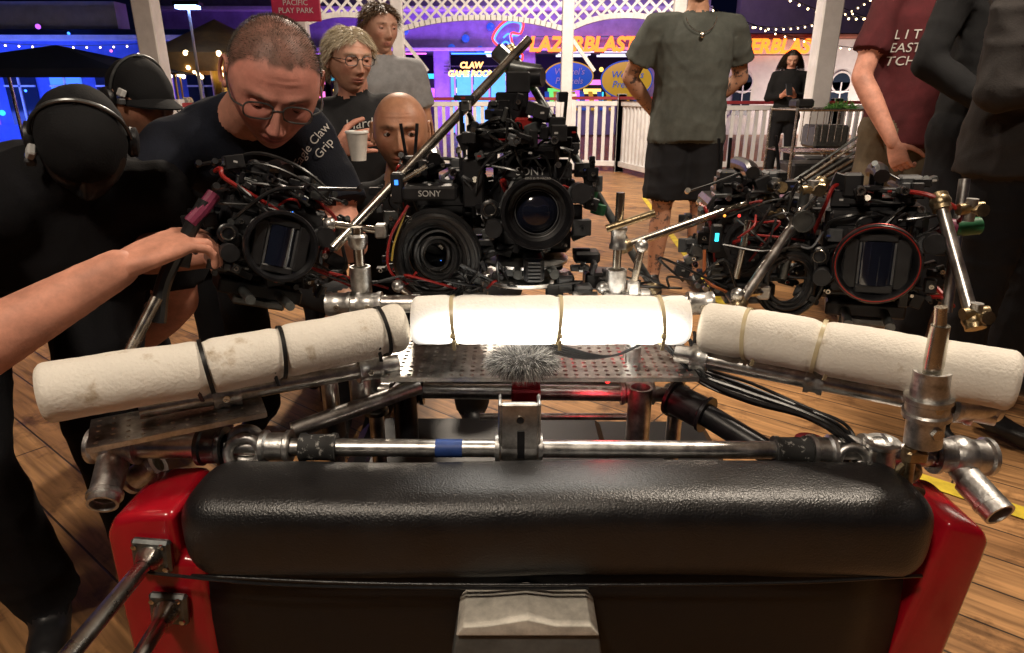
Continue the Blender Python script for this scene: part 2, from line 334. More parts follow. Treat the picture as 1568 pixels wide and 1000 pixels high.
def person(name,J,shirt,pants,skn,sleeve='short',legs='long',shoe=None,s=1,b=1,vox=.012,hands=None,wr=.006,seed=1,neckm=None):
    root=empty(name); prims=[]; k=M(); shoe=shoe or BLK2
    def cone(p,q,r1,r2,m,flat=True):
        if flat: k.cyl(p,q,r1,m,r2,18)
        else: k.capsule(p,q,r1,r2,m)
        prims.append(('c',V(p),V(q),r1,r2,m,flat))
    J={a:V(c) for a,c in J.items()}
    hc=(J['hipL']+J['hipR'])/2; sc=(J['shL']+J['shR'])/2; up=(sc-hc).normalized()
    wS=(J['shL']-J['shR']).normalized(); wH=(J['hipL']-J['hipR']).normalized(); nk=J['neck']
    secs=[]
    for t,hw,hd in ((-.13,.185,.135),(.12,.178,.132),(.4,.168,.125),(.65,.178,.13),(.86,.185,.125),(.98,.165,.10)):
        w=(wH.lerp(wS,max(0,min(1,t)))).normalized(); c=hc+(sc-hc)*t; f=up.cross(w).normalized(); secs.append((c,w*hw*b*s,f*hd*b*s))
    f=up.cross(wS).normalized(); c5=L3(sc,nk,.55); nu=(J['head']-nk).normalized()
    secs.append((c5,wS*.115*b*s,f*.08*b*s)); secs.append((nk,wS*.068*s,f*.066*s))
    k.loft(secs,shirt,22,2.2)
    for a in range(len(secs)-1): prims.append(('l',secs[a],secs[a+1],shirt,a))
    cone(nk-nu*.03,J['head']-nu*.03,.058*s,.054*s,neckm or skn,False)
    cone(J['hipL'],J['hipR'],.115*s*b**.5,.115*s*b**.5,pants,False)
    for S in 'LR':
        sh,el,w,hp,kn,an,to=[J[x+S] for x in('sh','el','wr','hip','kn','an','toe')]
        cone(L3(sc,sh,.5),sh,.07*s*b**.5,.062*s*b**.5,shirt,False)
        if sleeve=='short':
            cone(sh,L3(sh,el,.68),.064*s*b**.5,.078*s*b**.5,shirt); cone(L3(sh,el,.35),el,.048*s,.043*s,skn,False)
            cone(el,L3(el,w,.3),.043*s,.045*s,skn,False); cone(L3(el,w,.3),w,.045*s,.028*s,skn,False)
        else:
            cone(sh,el,.062*s*b**.5,.056*s*b**.5,shirt,False); cone(el,L3(el,w,.92),.056*s,.046*s,shirt); cone(L3(el,w,.6),w,.034*s,.028*s,skn,False)
        if legs=='shorts':
            cone(hp,L3(hp,kn,.9),.105*s*b**.5,.112*s*b**.5,pants); cone(hp,kn,.085*s,.058*s,skn,False); cone(kn,L3(kn,an,.32),.055*s,.06*s,skn,False); cone(L3(kn,an,.32),an,.06*s,.036*s,skn,False)
        else:
            cone(hp,kn,.1*s*b**.5,.075*s,pants,False); cone(kn,L3(kn,an,1),.074*s,.064*s,pants,True)
        cone(L3(an,to,-.35)-V((0,0,.03)),to,.044*s,.036*s,shoe,False)
    k.mats=[shirt]; k.m=[0]*len(k.f)
    o=k.obj('body',root,ang=0); remesh(o,vox,3); me=o.data
    ms=[]
    for p in prims:
        m=p[5] if p[0]=='c' else p[3]
        if m not in ms: ms.append(m)
    me.materials.clear(); [me.materials.append(m) for m in ms]
    nv=len(me.vertices); co=np.empty(nv*3); me.vertices.foreach_get('co',co); co=co.reshape(-1,3)
    nf=len(me.polygons); fc=np.empty(nf*3); me.polygons.foreach_get('center',fc); fc=fc.reshape(-1,3)
    def cls(Q):
        best=np.full(len(Q),1e9); mi=np.zeros(len(Q),int)
        for p in prims:
            if p[0]=='c':
                a=np.array(p[1]);bb=np.array(p[2]);ab=bb-a;Ln=np.linalg.norm(ab); t=(Q-a)@ab/Ln**2; tc=np.clip(t,0,1); r=p[3]+(p[4]-p[3])*tc
                dd=np.linalg.norm(Q-a-tc[:,None]*ab,axis=1)-r
                if p[6]:
                    pp=np.linalg.norm(Q-a-t[:,None]*ab,axis=1)-r; ov=np.maximum(-t,t-1)*Ln; dd=np.maximum(pp,ov)
                m=ms.index(p[5])
            else:
                (c1,a1,b1),(c2,a2,b2)=p[1],p[2]; a=np.array(c1);ab=np.array(c2)-a;Ln=np.linalg.norm(ab)+1e-6; t=(Q-a)@ab/Ln**2; tc=np.clip(t,0,1)
                of=Q-a-t[:,None]*ab; h1=a1.length+(a2.length-a1.length)*tc; h2=b1.length+(b2.length-b1.length)*tc; e=np.sqrt((of@np.array(a1.normalized())/h1)**2+(of@np.array(b1.normalized())/h2)**2)
                dd=np.maximum((e-1)*np.minimum(h1,h2),np.maximum(-t,t-1)*Ln)-.006; m=ms.index(p[3])
            u=dd<best; best[u]=dd[u]; mi[u]=m
        return mi
    me.polygons.foreach_set('material_index',cls(fc).astype(np.int32)); vm=cls(co)
    sk=ms.index(skn); no=np.empty(nv*3); me.vertices.foreach_get('normal',no); no=no.reshape(-1,3)
    rs=np.random.RandomState(seed); d=np.zeros(nv)
    for q in range(7):
        kx=rs.randn(3); kx/=np.linalg.norm(kx); fr=rs.uniform(18,55); wv=rs.randn(3)*9; ph=rs.uniform(0,6); warp=np.sin(co@wv+ph)*1.6
        d+=(1-np.abs(np.sin(co@kx*fr*.5+warp)))**2*rs.uniform(.5,1)-.3
    amp=np.where(vm==sk,0,wr/2.6); co=co+no*(d*amp)[:,None]; me.vertices.foreach_set('co',co.ravel()); me.update()
    for i,h in enumerate(hands or []):
        kk=hand(m=skn,**h); ho=kk.obj('hand' ,root,ang=0); remesh(ho,.0032,2)
    return root,o
def stand(x,y,yaw,h=1.8,**ov):
    s=h/1.8; J=dict(hipL=(.09,0,.93),hipR=(-.09,0,.93),knL=(.11,-.02,.5),knR=(-.11,-.02,.5),anL=(.12,.02,.09),anR=(-.12,.02,.09),toeL=(.14,-.15,.04),toeR=(-.14,-.15,.04),
      shL=(.185,0,1.46),shR=(-.185,0,1.46),elL=(.24,.03,1.16),elR=(-.24,.03,1.16),wrL=(.25,-.04,.91),wrR=(-.25,-.04,.91),neck=(0,.0,1.53),head=(0,-.025,1.67))
    J.update(ov); R=Matrix.Translation((x,y,0))@Matrix.Rotation(yaw,4,'Z')@Matrix.Scale(s,4); return {k:R@V(v) for k,v in J.items()}
def glasses(parent,W,m):
    k=M(); k.T=W
    for sx in(-1,1):
        pts=[(sx*.032+.024*math.copysign(abs(math.cos(a))**.7,math.cos(a)),-.099,.004+.016*math.copysign(abs(math.sin(a))**.7,math.sin(a))) for a in np.linspace(0,2*math.pi,17)]
        k.tube(pts,.0016,m,6,2); k.tube([(sx*.055,-.099,.008),(sx*.074,-.08,.009),(sx*.08,-.02,.008),(sx*.08,.012,.006)],.0017,m,6,3)
    k.tube([(-.009,-.1,.008),(0,-.103,.01),(.009,-.1,.008)],.0016,m,6,3); k.obj('glasses',parent)
def cap_on(parent,W,m,brimdir=0,mic=True,brim=True):
    k=M(); k.T=W; n=36; vs=[];fs=[]
    for j in range(15):
        t=math.pi/2*j/14*1.12
        for i in range(n):
            a=2*math.pi*i/n; p=V((.081*math.sin(t)*math.cos(a),.003+.106*math.sin(t)*math.sin(a),.022+.095*math.cos(t))); q=1+.035*noise.noise(p*28)+.004*abs(math.sin(a*3)); vs.append((p.x*q,p.y*q,.022+(p.z-.022)*q))
    for j in range(14):
        for i in range(n): fs.append((j*n+i,(j+1)*n+i,(j+1)*n+(i+1)%n,j*n+(i+1)%n))
    k.add(vs,fs,m); k.sphere((0,.003,.118),(.009,.009,.004),m,10,6)
    if brim:
        R=Matrix.Rotation(brimdir,3,'Z'); vs=[];fs=[]
        for j in range(5):
            q=j/4
            for i in range(15):
                a=math.pi+math.pi*i/14; r=1+q*.75*math.sin(math.pi*i/14)**.6; p=V((.08*math.cos(a)*(1+.05*q),.003+.1*math.sin(a)*r,.028-.012*q-.02*abs(math.cos(a))**2)); vs.append(R@p)
        for j in range(4):
            for i in range(14): fs.append((j*15+i,j*15+i+1,(j+1)*15+i+1,(j+1)*15+i))
        k.add(vs,fs,m); k.add([V(v)-V((0,0,.004)) for v in vs],[f[::-1] for f in fs],m)
    k.obj('cap',parent)
    k=M(); k.T=W
    k.tube([(.086*math.cos(a),.0,.02+.103*math.sin(a)) for a in np.linspace(-.2,math.pi+.2,12)],.0042,GUN,8,3)
    for sx in(-1,1): k.lathe((sx*.078,.014,0),(sx,0,0),[(0,0),(0,.028),(.010,.031),(.018,.030),(.022,.018),(.022,0)],BLK2,20); k.torus((sx*.084,.014,0),(1,0,0),.027,.005,RUB,24,8)
    k.box((-.082,-.05,.03),(.014,.026,.022),LBL,Matrix.Rotation(.4,3,'Y'),.003); k.box((-.086,-.055,.008),(.018,.015,.018),GRYP,bev=.003); k.box((-.09,-.05,.018),(.008,.008,.006),BLUP)
    if mic: k.tube([(.095,.0,-.01),(.1,-.05,-.05),(.08,-.11,-.065),(.045,-.135,-.062)],.0022,BLK2,6,4); k.sphere((.04,-.137,-.061),.014,RUB,12,8)
    k.obj('headset',parent)
def cloth(name,c,ns=12,na=.3,rough=.88): return mat(name,c,rough,0,ns=ns,na=na,bump=.6,bs=300,dist=.0013,spec=.25)
C_BLK=cloth('black_cotton',(.008,.008,.010)); C_BLK2=cloth('black_fleece',(.008,.008,.009)); C_GRY=cloth('grey_cotton',(.075,.08,.07)); C_CHR=cloth('charcoal_hoodie',(.02,.02,.022)); C_MAR=cloth('maroon_cotton',(.075,.013,.016)); C_KHA=cloth('khaki',(.13,.10,.065)); C_JKT=cloth('grey_jacket',(.028,.024,.023)); C_LGR=cloth('light_grey_tee',(.26,.26,.27)); C_NAV=cloth('navy_tee',(.007,.009,.017))
INK=mat('print_white',(.5,.48,.45),.7)
S_A=skin('skin_pink',(.60,.28,.20)); S_B=skin('skin_tan',(.46,.24,.15)); S_E=skin('skin_arm',(.70,.32,.22))
S_T=mat('skin_tattooed',(.42,.22,.14),.55,0,ns=26,na=.2,bump=.3,bs=250,dist=.001,col2=(.09,.065,.06),spec=.3); ramp(S_T,.40,.47)
# leaning man with glasses
r,bd=person('leaning_man_with_glasses',dict(hipL=(-.62,2.0,.88),hipR=(-.80,1.98,.88),knL=(-.58,1.95,.48),knR=(-.84,1.95,.48),anL=(-.58,2.02,.09),anR=(-.86,2.02,.09),toeL=(-.57,1.86,.04),toeR=(-.88,1.86,.04),shL=(-.455,1.50,1.02),shR=(-.74,1.47,1.00),elL=(-.36,1.42,.79),elR=(-.78,1.30,.80),wrL=(-.37,1.24,.86),wrR=(-.57,1.20,.82),neck=(-.555,1.43,1.055),head=(-.447,1.31,1.125)),C_NAV,C_BLK,S_A,'short','long',vox=.009,b=1.0,wr=.008,
  hands=[dict(wr=(-.57,1.20,.82),dr=(.8,-.1,.2),back=(0,-.2,1)),dict(wr=(-.37,1.24,.86),dr=(-.3,-.6,-.1),back=(0,-.1,1),side=-1)],seed=2)
W,X_,P_=head('head',r,(-.447,1.31,1.125),(.28,-.82,-.60),(.16,0,1),1.04,(.68,.30,.23),(.09,.065,.05),'buzz',6,lid=.62,beard=.12,look=-.5); glasses(r,W,GUN)
hairdo('buzz_cut',r,W,X_,P_,[(.06,.045,.035),(.10,.08,.06),(.03,.022,.018)],11000,.0055,.3,(0,-.2,-.1),.078,.00032,.0,jit=.4,out=1.0)
text_on(bd,'Eagle Claw\n   Grip',.025,(-.405,1.36,1.0),(.15,-1,.1),INK,'shirt_print',r,tilt=.9)
# technician in black cap, near left, reaching arm
r,bd=person('technician_in_black_cap',dict(hipL=(-.88,1.36,.84),hipR=(-1.08,1.22,.84),knL=(-.84,1.20,.48),knR=(-.98,1.02,.48),anL=(-.86,1.28,.09),anR=(-.99,1.12,.09),toeL=(-.80,1.15,.04),toeR=(-.92,1.0,.04),shL=(-.70,1.30,.92),shR=(-.95,1.08,.90),elL=(-.76,1.42,.66),elR=(-.78,.76,.745),wrL=(-.92,1.45,.52),wrR=(-.575,.93,.862),neck=(-.80,1.18,.965),head=(-.74,1.17,1.02)),C_BLK,C_BLK,S_E,'short','long',vox=.009,s=1.04,b=1.08,neckm=C_BLK2,wr=.009,
  hands=[dict(wr=(-.57,.935,.865),dr=(.6,.5,.25),back=(-.3,-.5,.75),side=-1,curl=(.5,.6,.65,.7))],seed=3)
W,X_,P_=head('head',r,(-.735,1.16,1.02),(.30,-.75,-.80),(.1,0,1),.84,(.03,.018,.013),(.01,.01,.01),'buzz',5,lid=.6,mask=True); cap_on(r,W,C_BLK2,0,False,False)
# headset technician behind
r,bd=person('technician_with_headset',dict(hipL=(-1.05,2.25,.85),hipR=(-1.23,2.15,.85),knL=(-1.03,2.15,.46),knR=(-1.25,2.05,.46),anL=(-1.05,2.2,.09),anR=(-1.25,2.15,.09),toeL=(-1.0,2.05,.04),toeR=(-1.22,2.0,.04),shL=(-.93,2.05,.93),shR=(-1.22,1.85,.92),elL=(-.90,2.12,.68),elR=(-1.20,1.75,.68),wrL=(-1.0,2.05,.6),wrR=(-1.12,1.9,.6),neck=(-1.10,1.93,.98),head=(-1.03,1.90,1.10)),C_BLK,C_BLK,S_B,'short','long',hands=[dict(wr=(-1.0,2.05,.6),dr=(-.8,-.3,-.1),back=(0,-1,0))],seed=4)
W,X_,P_=head('head',r,(-1.02,1.90,1.09),(.85,-.55,-.25),(0,0,1),.93,(.46,.24,.16),(.03,.02,.02),'buzz',5,lid=.5,beard=.5); cap_on(r,W,C_BLK2,0,True)
# blond man with cup
r,bd=person('blond_man_with_cup',dict(hipL=(-.52,2.78,.58),hipR=(-.70,2.76,.58),knL=(-.47,2.42,.52),knR=(-.75,2.42,.52),anL=(-.47,2.5,.09),anR=(-.77,2.5,.09),toeL=(-.45,2.34,.04),toeR=(-.78,2.34,.04),shL=(-.42,2.68,1.05),shR=(-.73,2.62,1.03),elL=(-.34,2.5,.80),elR=(-.73,2.42,.78),wrL=(-.43,2.3,.82),wrR=(-.575,2.27,.935),neck=(-.60,2.64,1.1),head=(-.60,2.59,1.225)),C_CHR,C_BLK,S_A,'long','long',wr=.009,hands=[dict(wr=(-.59,2.275,.935),dr=(.95,-.15,.2),back=(-.3,-1,.1),side=-1,curl=(.5,.5,.5,.55),thumb=.2)],seed=5)
W,X_,P_=head('head',r,(-.60,2.59,1.225),(.60,-.8,-.15),(0,0,1),.98,(.62,.34,.24),(.3,.24,.17),'short',6,lid=.45,gaze=.2); glasses(r,W,BLK2)
hairdo('hair',r,W,X_,P_,[(.56,.47,.33),(.38,.30,.19),(.68,.61,.47)],7000,.042,1.1,(.1,.1,-.35),.058,.0010,-.03,jit=.22,out=.45)
text_on(bd,'Hard Rock',.05,(-.50,2.5,1.01),(.2,-1,.1),INK,'shirt_print',r,tilt=.08); text_on(bd,'CAFE',.026,(-.50,2.5,.965),(.2,-1,.1),INK,'shirt_print_small',r,tilt=.08)
k=M(); k.lathe((-.51,2.235,.895),(0,0,1),[(0,0),(0,.024),(.085,.035),(.088,.037),(.088,.033),(.08,.03),(.08,0)],mat('paper_cup',(.72,.69,.64),.5,ns=30,na=.15),24); k.lathe((-.51,2.235,.983),(0,0,1),[(0,.0385),(.006,.038),(.008,.034),(.004,.032),(.004,0)],WHT,24); k.obj('paper_cup')
k=M(); k.cyl((-.61,2.8,.44),(-.61,2.8,.48),.17,BLK2,n=28)
for a in range(4): k.cyl((-.61+.1*math.cos(a*1.57+.8),2.8+.1*math.sin(a*1.57+.8),.44),(-.61+.19*math.cos(a*1.57+.8),2.8+.19*math.sin(a*1.57+.8),0),.012,STEEL)
k.torus((-.61,2.8,.18),(0,0,1),.16,.008,STEEL); k.obj('stool')
# young man at back
J=stand(-.62,3.35,.25,1.5); r,bd=person('brown_haired_young_man',J,C_LGR,C_BLK,S_B,seed=6,s=.9)
W,X_,P_=head('head',r,J['head'],(.60,-.8,-.1),(0,0,1),.95,(.56,.32,.23),(.05,.03,.02),'short',5,gaze=.2)
hairdo('hair',r,W,X_,P_,[(.11,.06,.03),(.06,.034,.018),(.16,.09,.045)],3600,.045,1.0,(.25,-.1,-.2),.06,.0014,-.01,jit=.2,out=.4)
# bald man crouching
r,bd=person('crouching_bald_man',dict(hipL=(-.2,2.2,.38),hipR=(-.38,2.2,.38),knL=(-.10,1.85,.5),knR=(-.50,1.85,.5),anL=(-.14,2.05,.09),anR=(-.46,2.05,.09),toeL=(-.12,1.9,.04),toeR=(-.47,1.9,.04),shL=(-.12,1.97,.80),shR=(-.50,1.95,.79),elL=(-.02,1.75,.60),elR=(-.56,1.72,.60),wrL=(-.15,1.55,.62),wrR=(-.4,1.53,.62),neck=(-.31,1.92,.87),head=(-.288,1.86,.995)),C_CHR,C_BLK,S_B,'long','long',hands=[dict(wr=(-.4,1.53,.62),dr=(.4,-.8,.1),back=(0,0,1))],seed=7)
W,X_,P_=head('head',r,(-.300,1.84,1.005),(.10,-1,-.08),(0,0,1),.94,(.44,.215,.125),(.03,.018,.013),'bald',6,lid=.24,gaze=.2,beard=.7)
# standing man, grey tee
J=stand(.96,3.75,.05,1.80,elL=(.31,.10,1.19),elR=(-.31,.10,1.19),wrL=(.13,.26,1.0),wrR=(-.12,.26,1.0),anR=(-.12,.02,.09),shL=(.215,0,1.44),shR=(-.215,0,1.44),neck=(0,0,1.50)); r,bd=person('man_in_grey_tshirt',J,C_GRY,C_BLK,S_T,legs='shorts',b=1.17,hands=[dict(wr=J['wrL'],dr=(-.8,0,-.4),back=(0,1,0))],vox=.011,wr=.011,seed=8,neckm=S_B)
W,X_,P_=head('head',r,J['head'],(-.1,-1,-.2),(0,0,1),1.05,(.42,.23,.15),(.04,.03,.02),'buzz',5,beard=.6)
k=M(); k.tube([(.96+.08*math.sin(a),3.75-.065-.055*math.cos(a)-.03,1.49-.09*max(0,math.cos(a))) for a in np.linspace(-1.4,1.4,9)],.0022,STEEL,6,4); k.sphere((.96,3.59,1.385),(.012,.006,.014),STEEL); k.obj('necklace',r)
# woman with phone
J=stand(3.42,8.6,-.35,1.64,elL=(.25,.02,1.17),elR=(-.25,.02,1.17),wrL=(.07,-.23,1.2),wrR=(-.07,-.23,1.2)); r,bd=person('woman_with_phone',J,C_BLK2,C_BLK,S_A,sleeve='long',s=.9,vox=.014,hands=[dict(wr=J['wrR'],dr=(.3,-.6,.5),back=(-.2,-.7,-.4),s=.9),dict(wr=J['wrL'],dr=(-.5,-.5,.5),back=(.2,-.7,-.4),side=-1,s=.9)],seed=9)
W,X_,P_=head('head',r,J['head'],(-.25,-.85,-.45),(0,0,1),.94,(.6,.34,.24),(.03,.02,.015),'short',5,lid=.5)
hairdo('hair',r,W,X_,P_,[(.02,.012,.008),(.035,.02,.012)],2600,.28,2.4,(.0,.4,-.6),.075,.003,.0,jit=.12,out=.25)
k=M(); pc=(J['wrL']+J['wrR'])/2+V((-.03,-.09,.07)); k.box(pc,(.075,.01,.15),BLK2,Matrix.Rotation(-.5,3,'X'),.003); k.obj('smartphone')
# right side men
J=stand(1.80,3.15,.25,1.84,elR=(-.27,-.01,1.15),wrR=(-.19,-.17,.88)); r,bd=person('man_in_maroon_tshirt',J,C_MAR,C_KHA,S_A,legs='shorts',b=1.05,hands=[dict(wr=J['wrR'],dr=(.25,-.35,-.8),back=(-.7,-.6,0),side=-1,curl=(.8,.9,.9,.9))],vox=.011,wr=.009,seed=10)
W,X_,P_=head('head',r,J['head'],(-.3,-1,-.2),(0,0,1),1.02,(.5,.27,.2),(.05,.03,.02),'buzz',5)
text_on(bd,'L I T H\nEAST C\nTCHEZ',.052,(1.70,3.0,1.29),(-.15,-1,0),INK,'shirt_print',r)
J=stand(1.72,2.5,.2,1.86,elR=(-.27,-.0,1.17),wrR=(-.12,-.20,1.0),elL=(.3,-.02,1.17),wrL=(.13,-.24,1.05)); r,bd=person('man_in_black_sweater',J,C_BLK2,C_BLK,S_B,sleeve='long',b=.98,wr=.009,hands=[dict(wr=J['wrR'],dr=(1,-.2,.1),back=(0,-1,.2))],seed=12)
W,X_,P_=head('head',r,J['head'],(-.4,-1,-.2),(0,0,1),1.02,(.4,.22,.15),(.05,.03,.02),'buzz',5)
J=stand(1.50,1.95,.35,1.84,elR=(-.27,-.06,1.08),wrR=(.0,-.22,1.12),elL=(.27,-.05,1.12),wrL=(0,-.25,1.1)); r,bd=person('man_in_grey_jacket',J,C_JKT,C_BLK,S_B,sleeve='long',b=1.2,wr=.015,hands=[dict(wr=J['wrR'],dr=(1,-.1,.1),back=(0,-1,.2))],vox=.01,seed=13)
W,X_,P_=head('head',r,J['head'],(-.5,-1,-.2),(0,0,1),1.02,(.4,.22,.15),(.05,.03,.02),'buzz',5)
# ---------------------------------------------------------------- vehicle with pad
veh=empty('padded_ride_vehicle')
def padloft(x0,x1,yc,zc,hy,hz,pw,m,rnd_=.05,n=44):
    k=M(); secs=[]; N=60
    for i in range(N+1):
        t=i/N; x=x0+(x1-x0)*(.5-.5*math.cos(math.pi*t)); e=min(x-x0,x1-x); q=1 if e>rnd_ else math.sqrt(max(0,1-(1-e/rnd_)**2)); q=max(q,.02)
        wv=.0016*math.sin(x*9)+.0012*noise.noise(V((x*7,0,3)))
        secs.append(((x,yc+wv,zc+wv),(0,hy-rnd_*(1-q),0),(0,0,hz-rnd_*(1-q)+.0015*noise.noise(V((x*12,5,1))))))
    k.loft(secs,m,n,pw); return k
k=padloft(-.445,.565,.772,.545,.07,.066,3.4,PAD); k.tube([(-.43,.715,.492),(-.2,.703,.490),(.06,.701,.489),(.35,.703,.490),(.55,.715,.492)],.0025,PAD,6,6); k.obj('vinyl_pad',veh,ang=0,fix=True)
k=M(); DK=mat('dark_panel',(.005,.005,.006),.45,ns=10,bump=.3,bs=300,dist=.001)
secs=[]
for i in range(13):
    x=-.435+.985*i/12; secs.append(((x,.80-.02*math.sin(math.pi*i/12),.27),(0,.06,0),(0,0,.225)))
k.loft(secs,DK,28,5)
k.obj('rear_panel',veh,ang=0,fix=True)
def extr(poly,y0,y1,m,bev,name,parent):
    bm=bmesh.new(); a=[bm.verts.new((x,y0,z)) for x,z in poly]; f=bm.faces.new(a); r_=bmesh.ops.extrude_face_region(bm,geom=[f]); 
    for e in r_['geom']:
        if isinstance(e,bmesh.types.BMVert): e.co.y=y1
    bmesh.ops.recalc_face_normals(bm,faces=bm.faces)
    bmesh.ops.bevel(bm,geom=bm.edges[:],offset=bev,segments=4,profile=.5,affect='EDGES',clamp_overlap=True)
    me=bpy.data.meshes.new(name); bm.to_mesh(me); bm.free(); me.materials.append(m)
    for p in me.polygons: p.use_smooth=True
    me.set_sharp_from_angle(angle=math.radians(50)); o=bpy.data.objects.new(name,me); scene.collection.objects.link(o); o.parent=parent; return o
extr([(-.555,.02),(-.425,.02),(-.425,.50),(-.455,.50),(-.452,.575),(-.50,.575),(-.535,.567),(-.55,.54),(-.553,.4)],.735,.86,RED,.013,'red_side_left',veh)
extr([(.53,.02),(.62,.02),(.628,.3),(.648,.5),(.65,.53),(.635,.55),(.585,.562),(.575,.5),(.545,.3)],.735,.86,RED,.013,'red_side_right',veh)
k=M(); CHR=mat('brushed_steel',(.66,.63,.58),.28,1,ns=20,na=.3)
for (x,z,x2,z2,y2) in ((-.485,.515,-.447,.575,.33),(-.478,.425,-.458,.43,.36)):
    k.box((x,.728,z),(.052,.012,.052),GUN,Matrix.Rotation(.1,3,'Y'),.004)
    for a in(-1,1):
        for b in(-1,1): k.lathe((x+a*.018,.722,z+b*.018),(0,-1,0),[(0,.004),(.003,.004),(.004,0)],STEEL,6)
    k.lathe((x,.722,z),(x2-x,y2-.722,z2-z),[(0,.019),(.012,.015),(.02,.0115),(.025,.011)],CHR,24); k.cyl((x,.72,z),(x2,y2,z2),.0105,CHR,n=24)
k.obj('grab_bars',veh)
WOODG=mat('weathered_wood',(.68,.64,.56),.7,ns=25,na=.4,bump=.4,bs=60)
extr([(-.072,.448),(.112,.448),(.107,.455),(.10,.464),(.055,.464),(.02,.474),(-.03,.464),(-.062,.462),(-.068,.455)],.655,.725,WOODG,.002,'block_top',veh)
extr([(-.085,.36),(.125,.36),(.112,.446),(-.072,.446)],.662,.725,mat('grey_painted_wood',(.12,.125,.12),.6,ns=20,na=.4,bump=.3,bs=60),.004,'block_base',veh)
k=M(); k.box((.06,1.25,.16),(.95,.75,.2),DK,bev=.03); k.box((-.05,1.2,.33),(.5,.28,.16),DK,bev=.015)
for x in(-.38,.5):
    for y in(.98,1.55): k.lathe((x-.03,y,.085),(1,0,0),[(0,0),(0,.05),(0,.075),(.01,.085),(.05,.085),(.06,.075),(.06,0)],RUB,28); k.cyl((x-.032,y,.085),(x+.032,y,.085),.03,STEEL)
k.obj('chassis',veh)
k=M(); k.tube([(-.48,.705,.505),(-.3,.697,.492),(0,.693,.49),(.1,.692,.492)],.0022,RUB,6,6); k.obj('thin_cord',veh)
# ---------------------------------------------------------------- pipe rig
rig=empty('pipe_camera_rig'); k=M()
def screw(p,d): k.lathe(p,d,[(0,.005),(.003,.005),(.003,.0025),(.001,.002),(.001,0)],STEEL,8)
k.pipe((-.6,.86,.606),(.68,.86,.597),.0132,ALU)
k.cyl((-.114,.86,.6025),(-.074,.86,.6022),.0136,BTAPE,n=24)
k.sleeve((-.315,.86,.604),(-.262,.86,.604),.0195,TAPE,.002); k.sleeve((.392,.86,.599),(.444,.86,.599),.0195,TAPE,.002)
k.sleeve((-.625,.86,.608),(-.555,.86,.607),.024,CAST); k.sphere((-.595,.86,.60),.027,CAST,20,12); k.pipe((-.555,.86,.606),(-.46,.86,.606),.0185,ALU)
k.sleeve((-.595,.862,.60),(-.578,.792,.562),.021,CAST,.003); k.pipe((-.59,.85,.59),(-.576,.782,.557),.0205,CAST,.004)
k.sleeve((-.585,.86,.545),(-.54,.87,.57),.018,CAST)
k.sleeve((-.465,.86,.606),(-.428,.86,.606),.026,GUN,.003); k.torus((-.395,.845,.602),(.15,-1,.35),.023,.0075,CAST,36,12); k.torus((-.400,.865,.605),(.15,-1,.35),.024,.008,CAST,30,10); k.lathe((-.395,.850,.601),(.15,-1,.35),[(-.012,.020),(-.012,0)],GUN); k.sleeve((-.372,.86,.605),(-.33,.86,.605),.021,CAST)
k.pipe((-.34,.9,.61),(-.16,1.02,.63),.0135,ALU)
k.torus((.505,.845,.588),(-.12,-1,.35),.022,.0078,CAST,36,12); k.torus((.505,.862,.590),(-.12,-1,.35),.022,.008,CAST,30,10); k.sleeve((.445,.86,.598),(.48,.86,.597),.021,CAST); k.sleeve((.525,.86,.597),(.56,.86,.597),.022,CAST,.005)
k.pipe((.55,.86,.592),(.64,.86,.588),.0165,ALU); k.sphere((.672,.86,.59),.03,CAST,20,12); k.sleeve((.63,.86,.592),(.715,.86,.588),.025,CAST); k.sleeve((.668,.86,.58),(.68,.79,.55),.019,CAST,.003); k.pipe((.672,.83,.565),(.685,.775,.545),.0215,CAST,.004)
k.sleeve((.545,.85,.62),(.548,.85,.572),.021,CAST,.004)
# centre channel clamp: front face with keyhole slot, saddle round the rail
k.box((.011,.846,.636),(.054,.006,.094),ALU,bev=.002); 
for sx in(-1,1): k.box((.011+sx*.0285,.862,.636),(.005,.036,.094),ALU,bev=.002)
k.box((.011,.878,.63),(.052,.006,.08),CAST,bev=.002); k.sleeve((-.025,.86,.604),(.045,.86,.603),.0185,CAST,.003)
k.box((.013,.8424,.618),(.011,.002,.046),BLK,bev=.0005); k.lathe((.012,.8432,.658),(0,-1,0),[(0,.0055),(.0012,.0055),(.0012,0)],BLK,16); k.torus((.012,.8428,.658),(0,1,0),.006,.001,STEEL,16,6)
k.pipe((-.305,1.03,.775),(.325,1.03,.775),.0145,ALU); 
for x in(-.285,-.235,-.06,.12,.17,.31): k.sleeve((x-.02,1.03,.775),(x+.02,1.03,.775),.0185,CAST,.002); screw((x,1.011,.775),(0,-1,0))
k.pipe((-.52,.82,.688),(-.19,1.0,.682),.0145,ALU); k.pipe((.27,1.0,.70),(.66,.80,.688),.0150,ALU)
for t in(.06,.45,.88):
    p=L3((.27,1.0,.70),(.66,.80,.688),t); q=L3((.27,1.0,.70),(.66,.80,.688),t+.06); k.sleeve(p,q,.0195,CAST,.002)
for t in(.25,.82):
    p=L3((-.52,.82,.688),(-.19,1.0,.682),t); q=L3((-.52,.82,.688),(-.19,1.0,.682),t+.1); k.sleeve(p,q,.0195,CAST,.002); screw((p+q)/2+V((.008,-.018,0)),(.4,-1,0))
for a,b,rr in (((-.242,1.08,.595),(.3,1.08,.586),.014),((-.063,1.15,.505),(.226,1.15,.505),.007),((-.2,1.2,.56),(.24,1.2,.56),.012)): k.pipe(a,b,rr,ALU)
for x,m in((.227,CAST),(-.19,BLK)): k.pipe((x,1.05,.615),(x,1.05,.50),.021,m,.004); k.sleeve((x-.03,1.08,.59),(x+.03,1.08,.59),.019,m,.003)
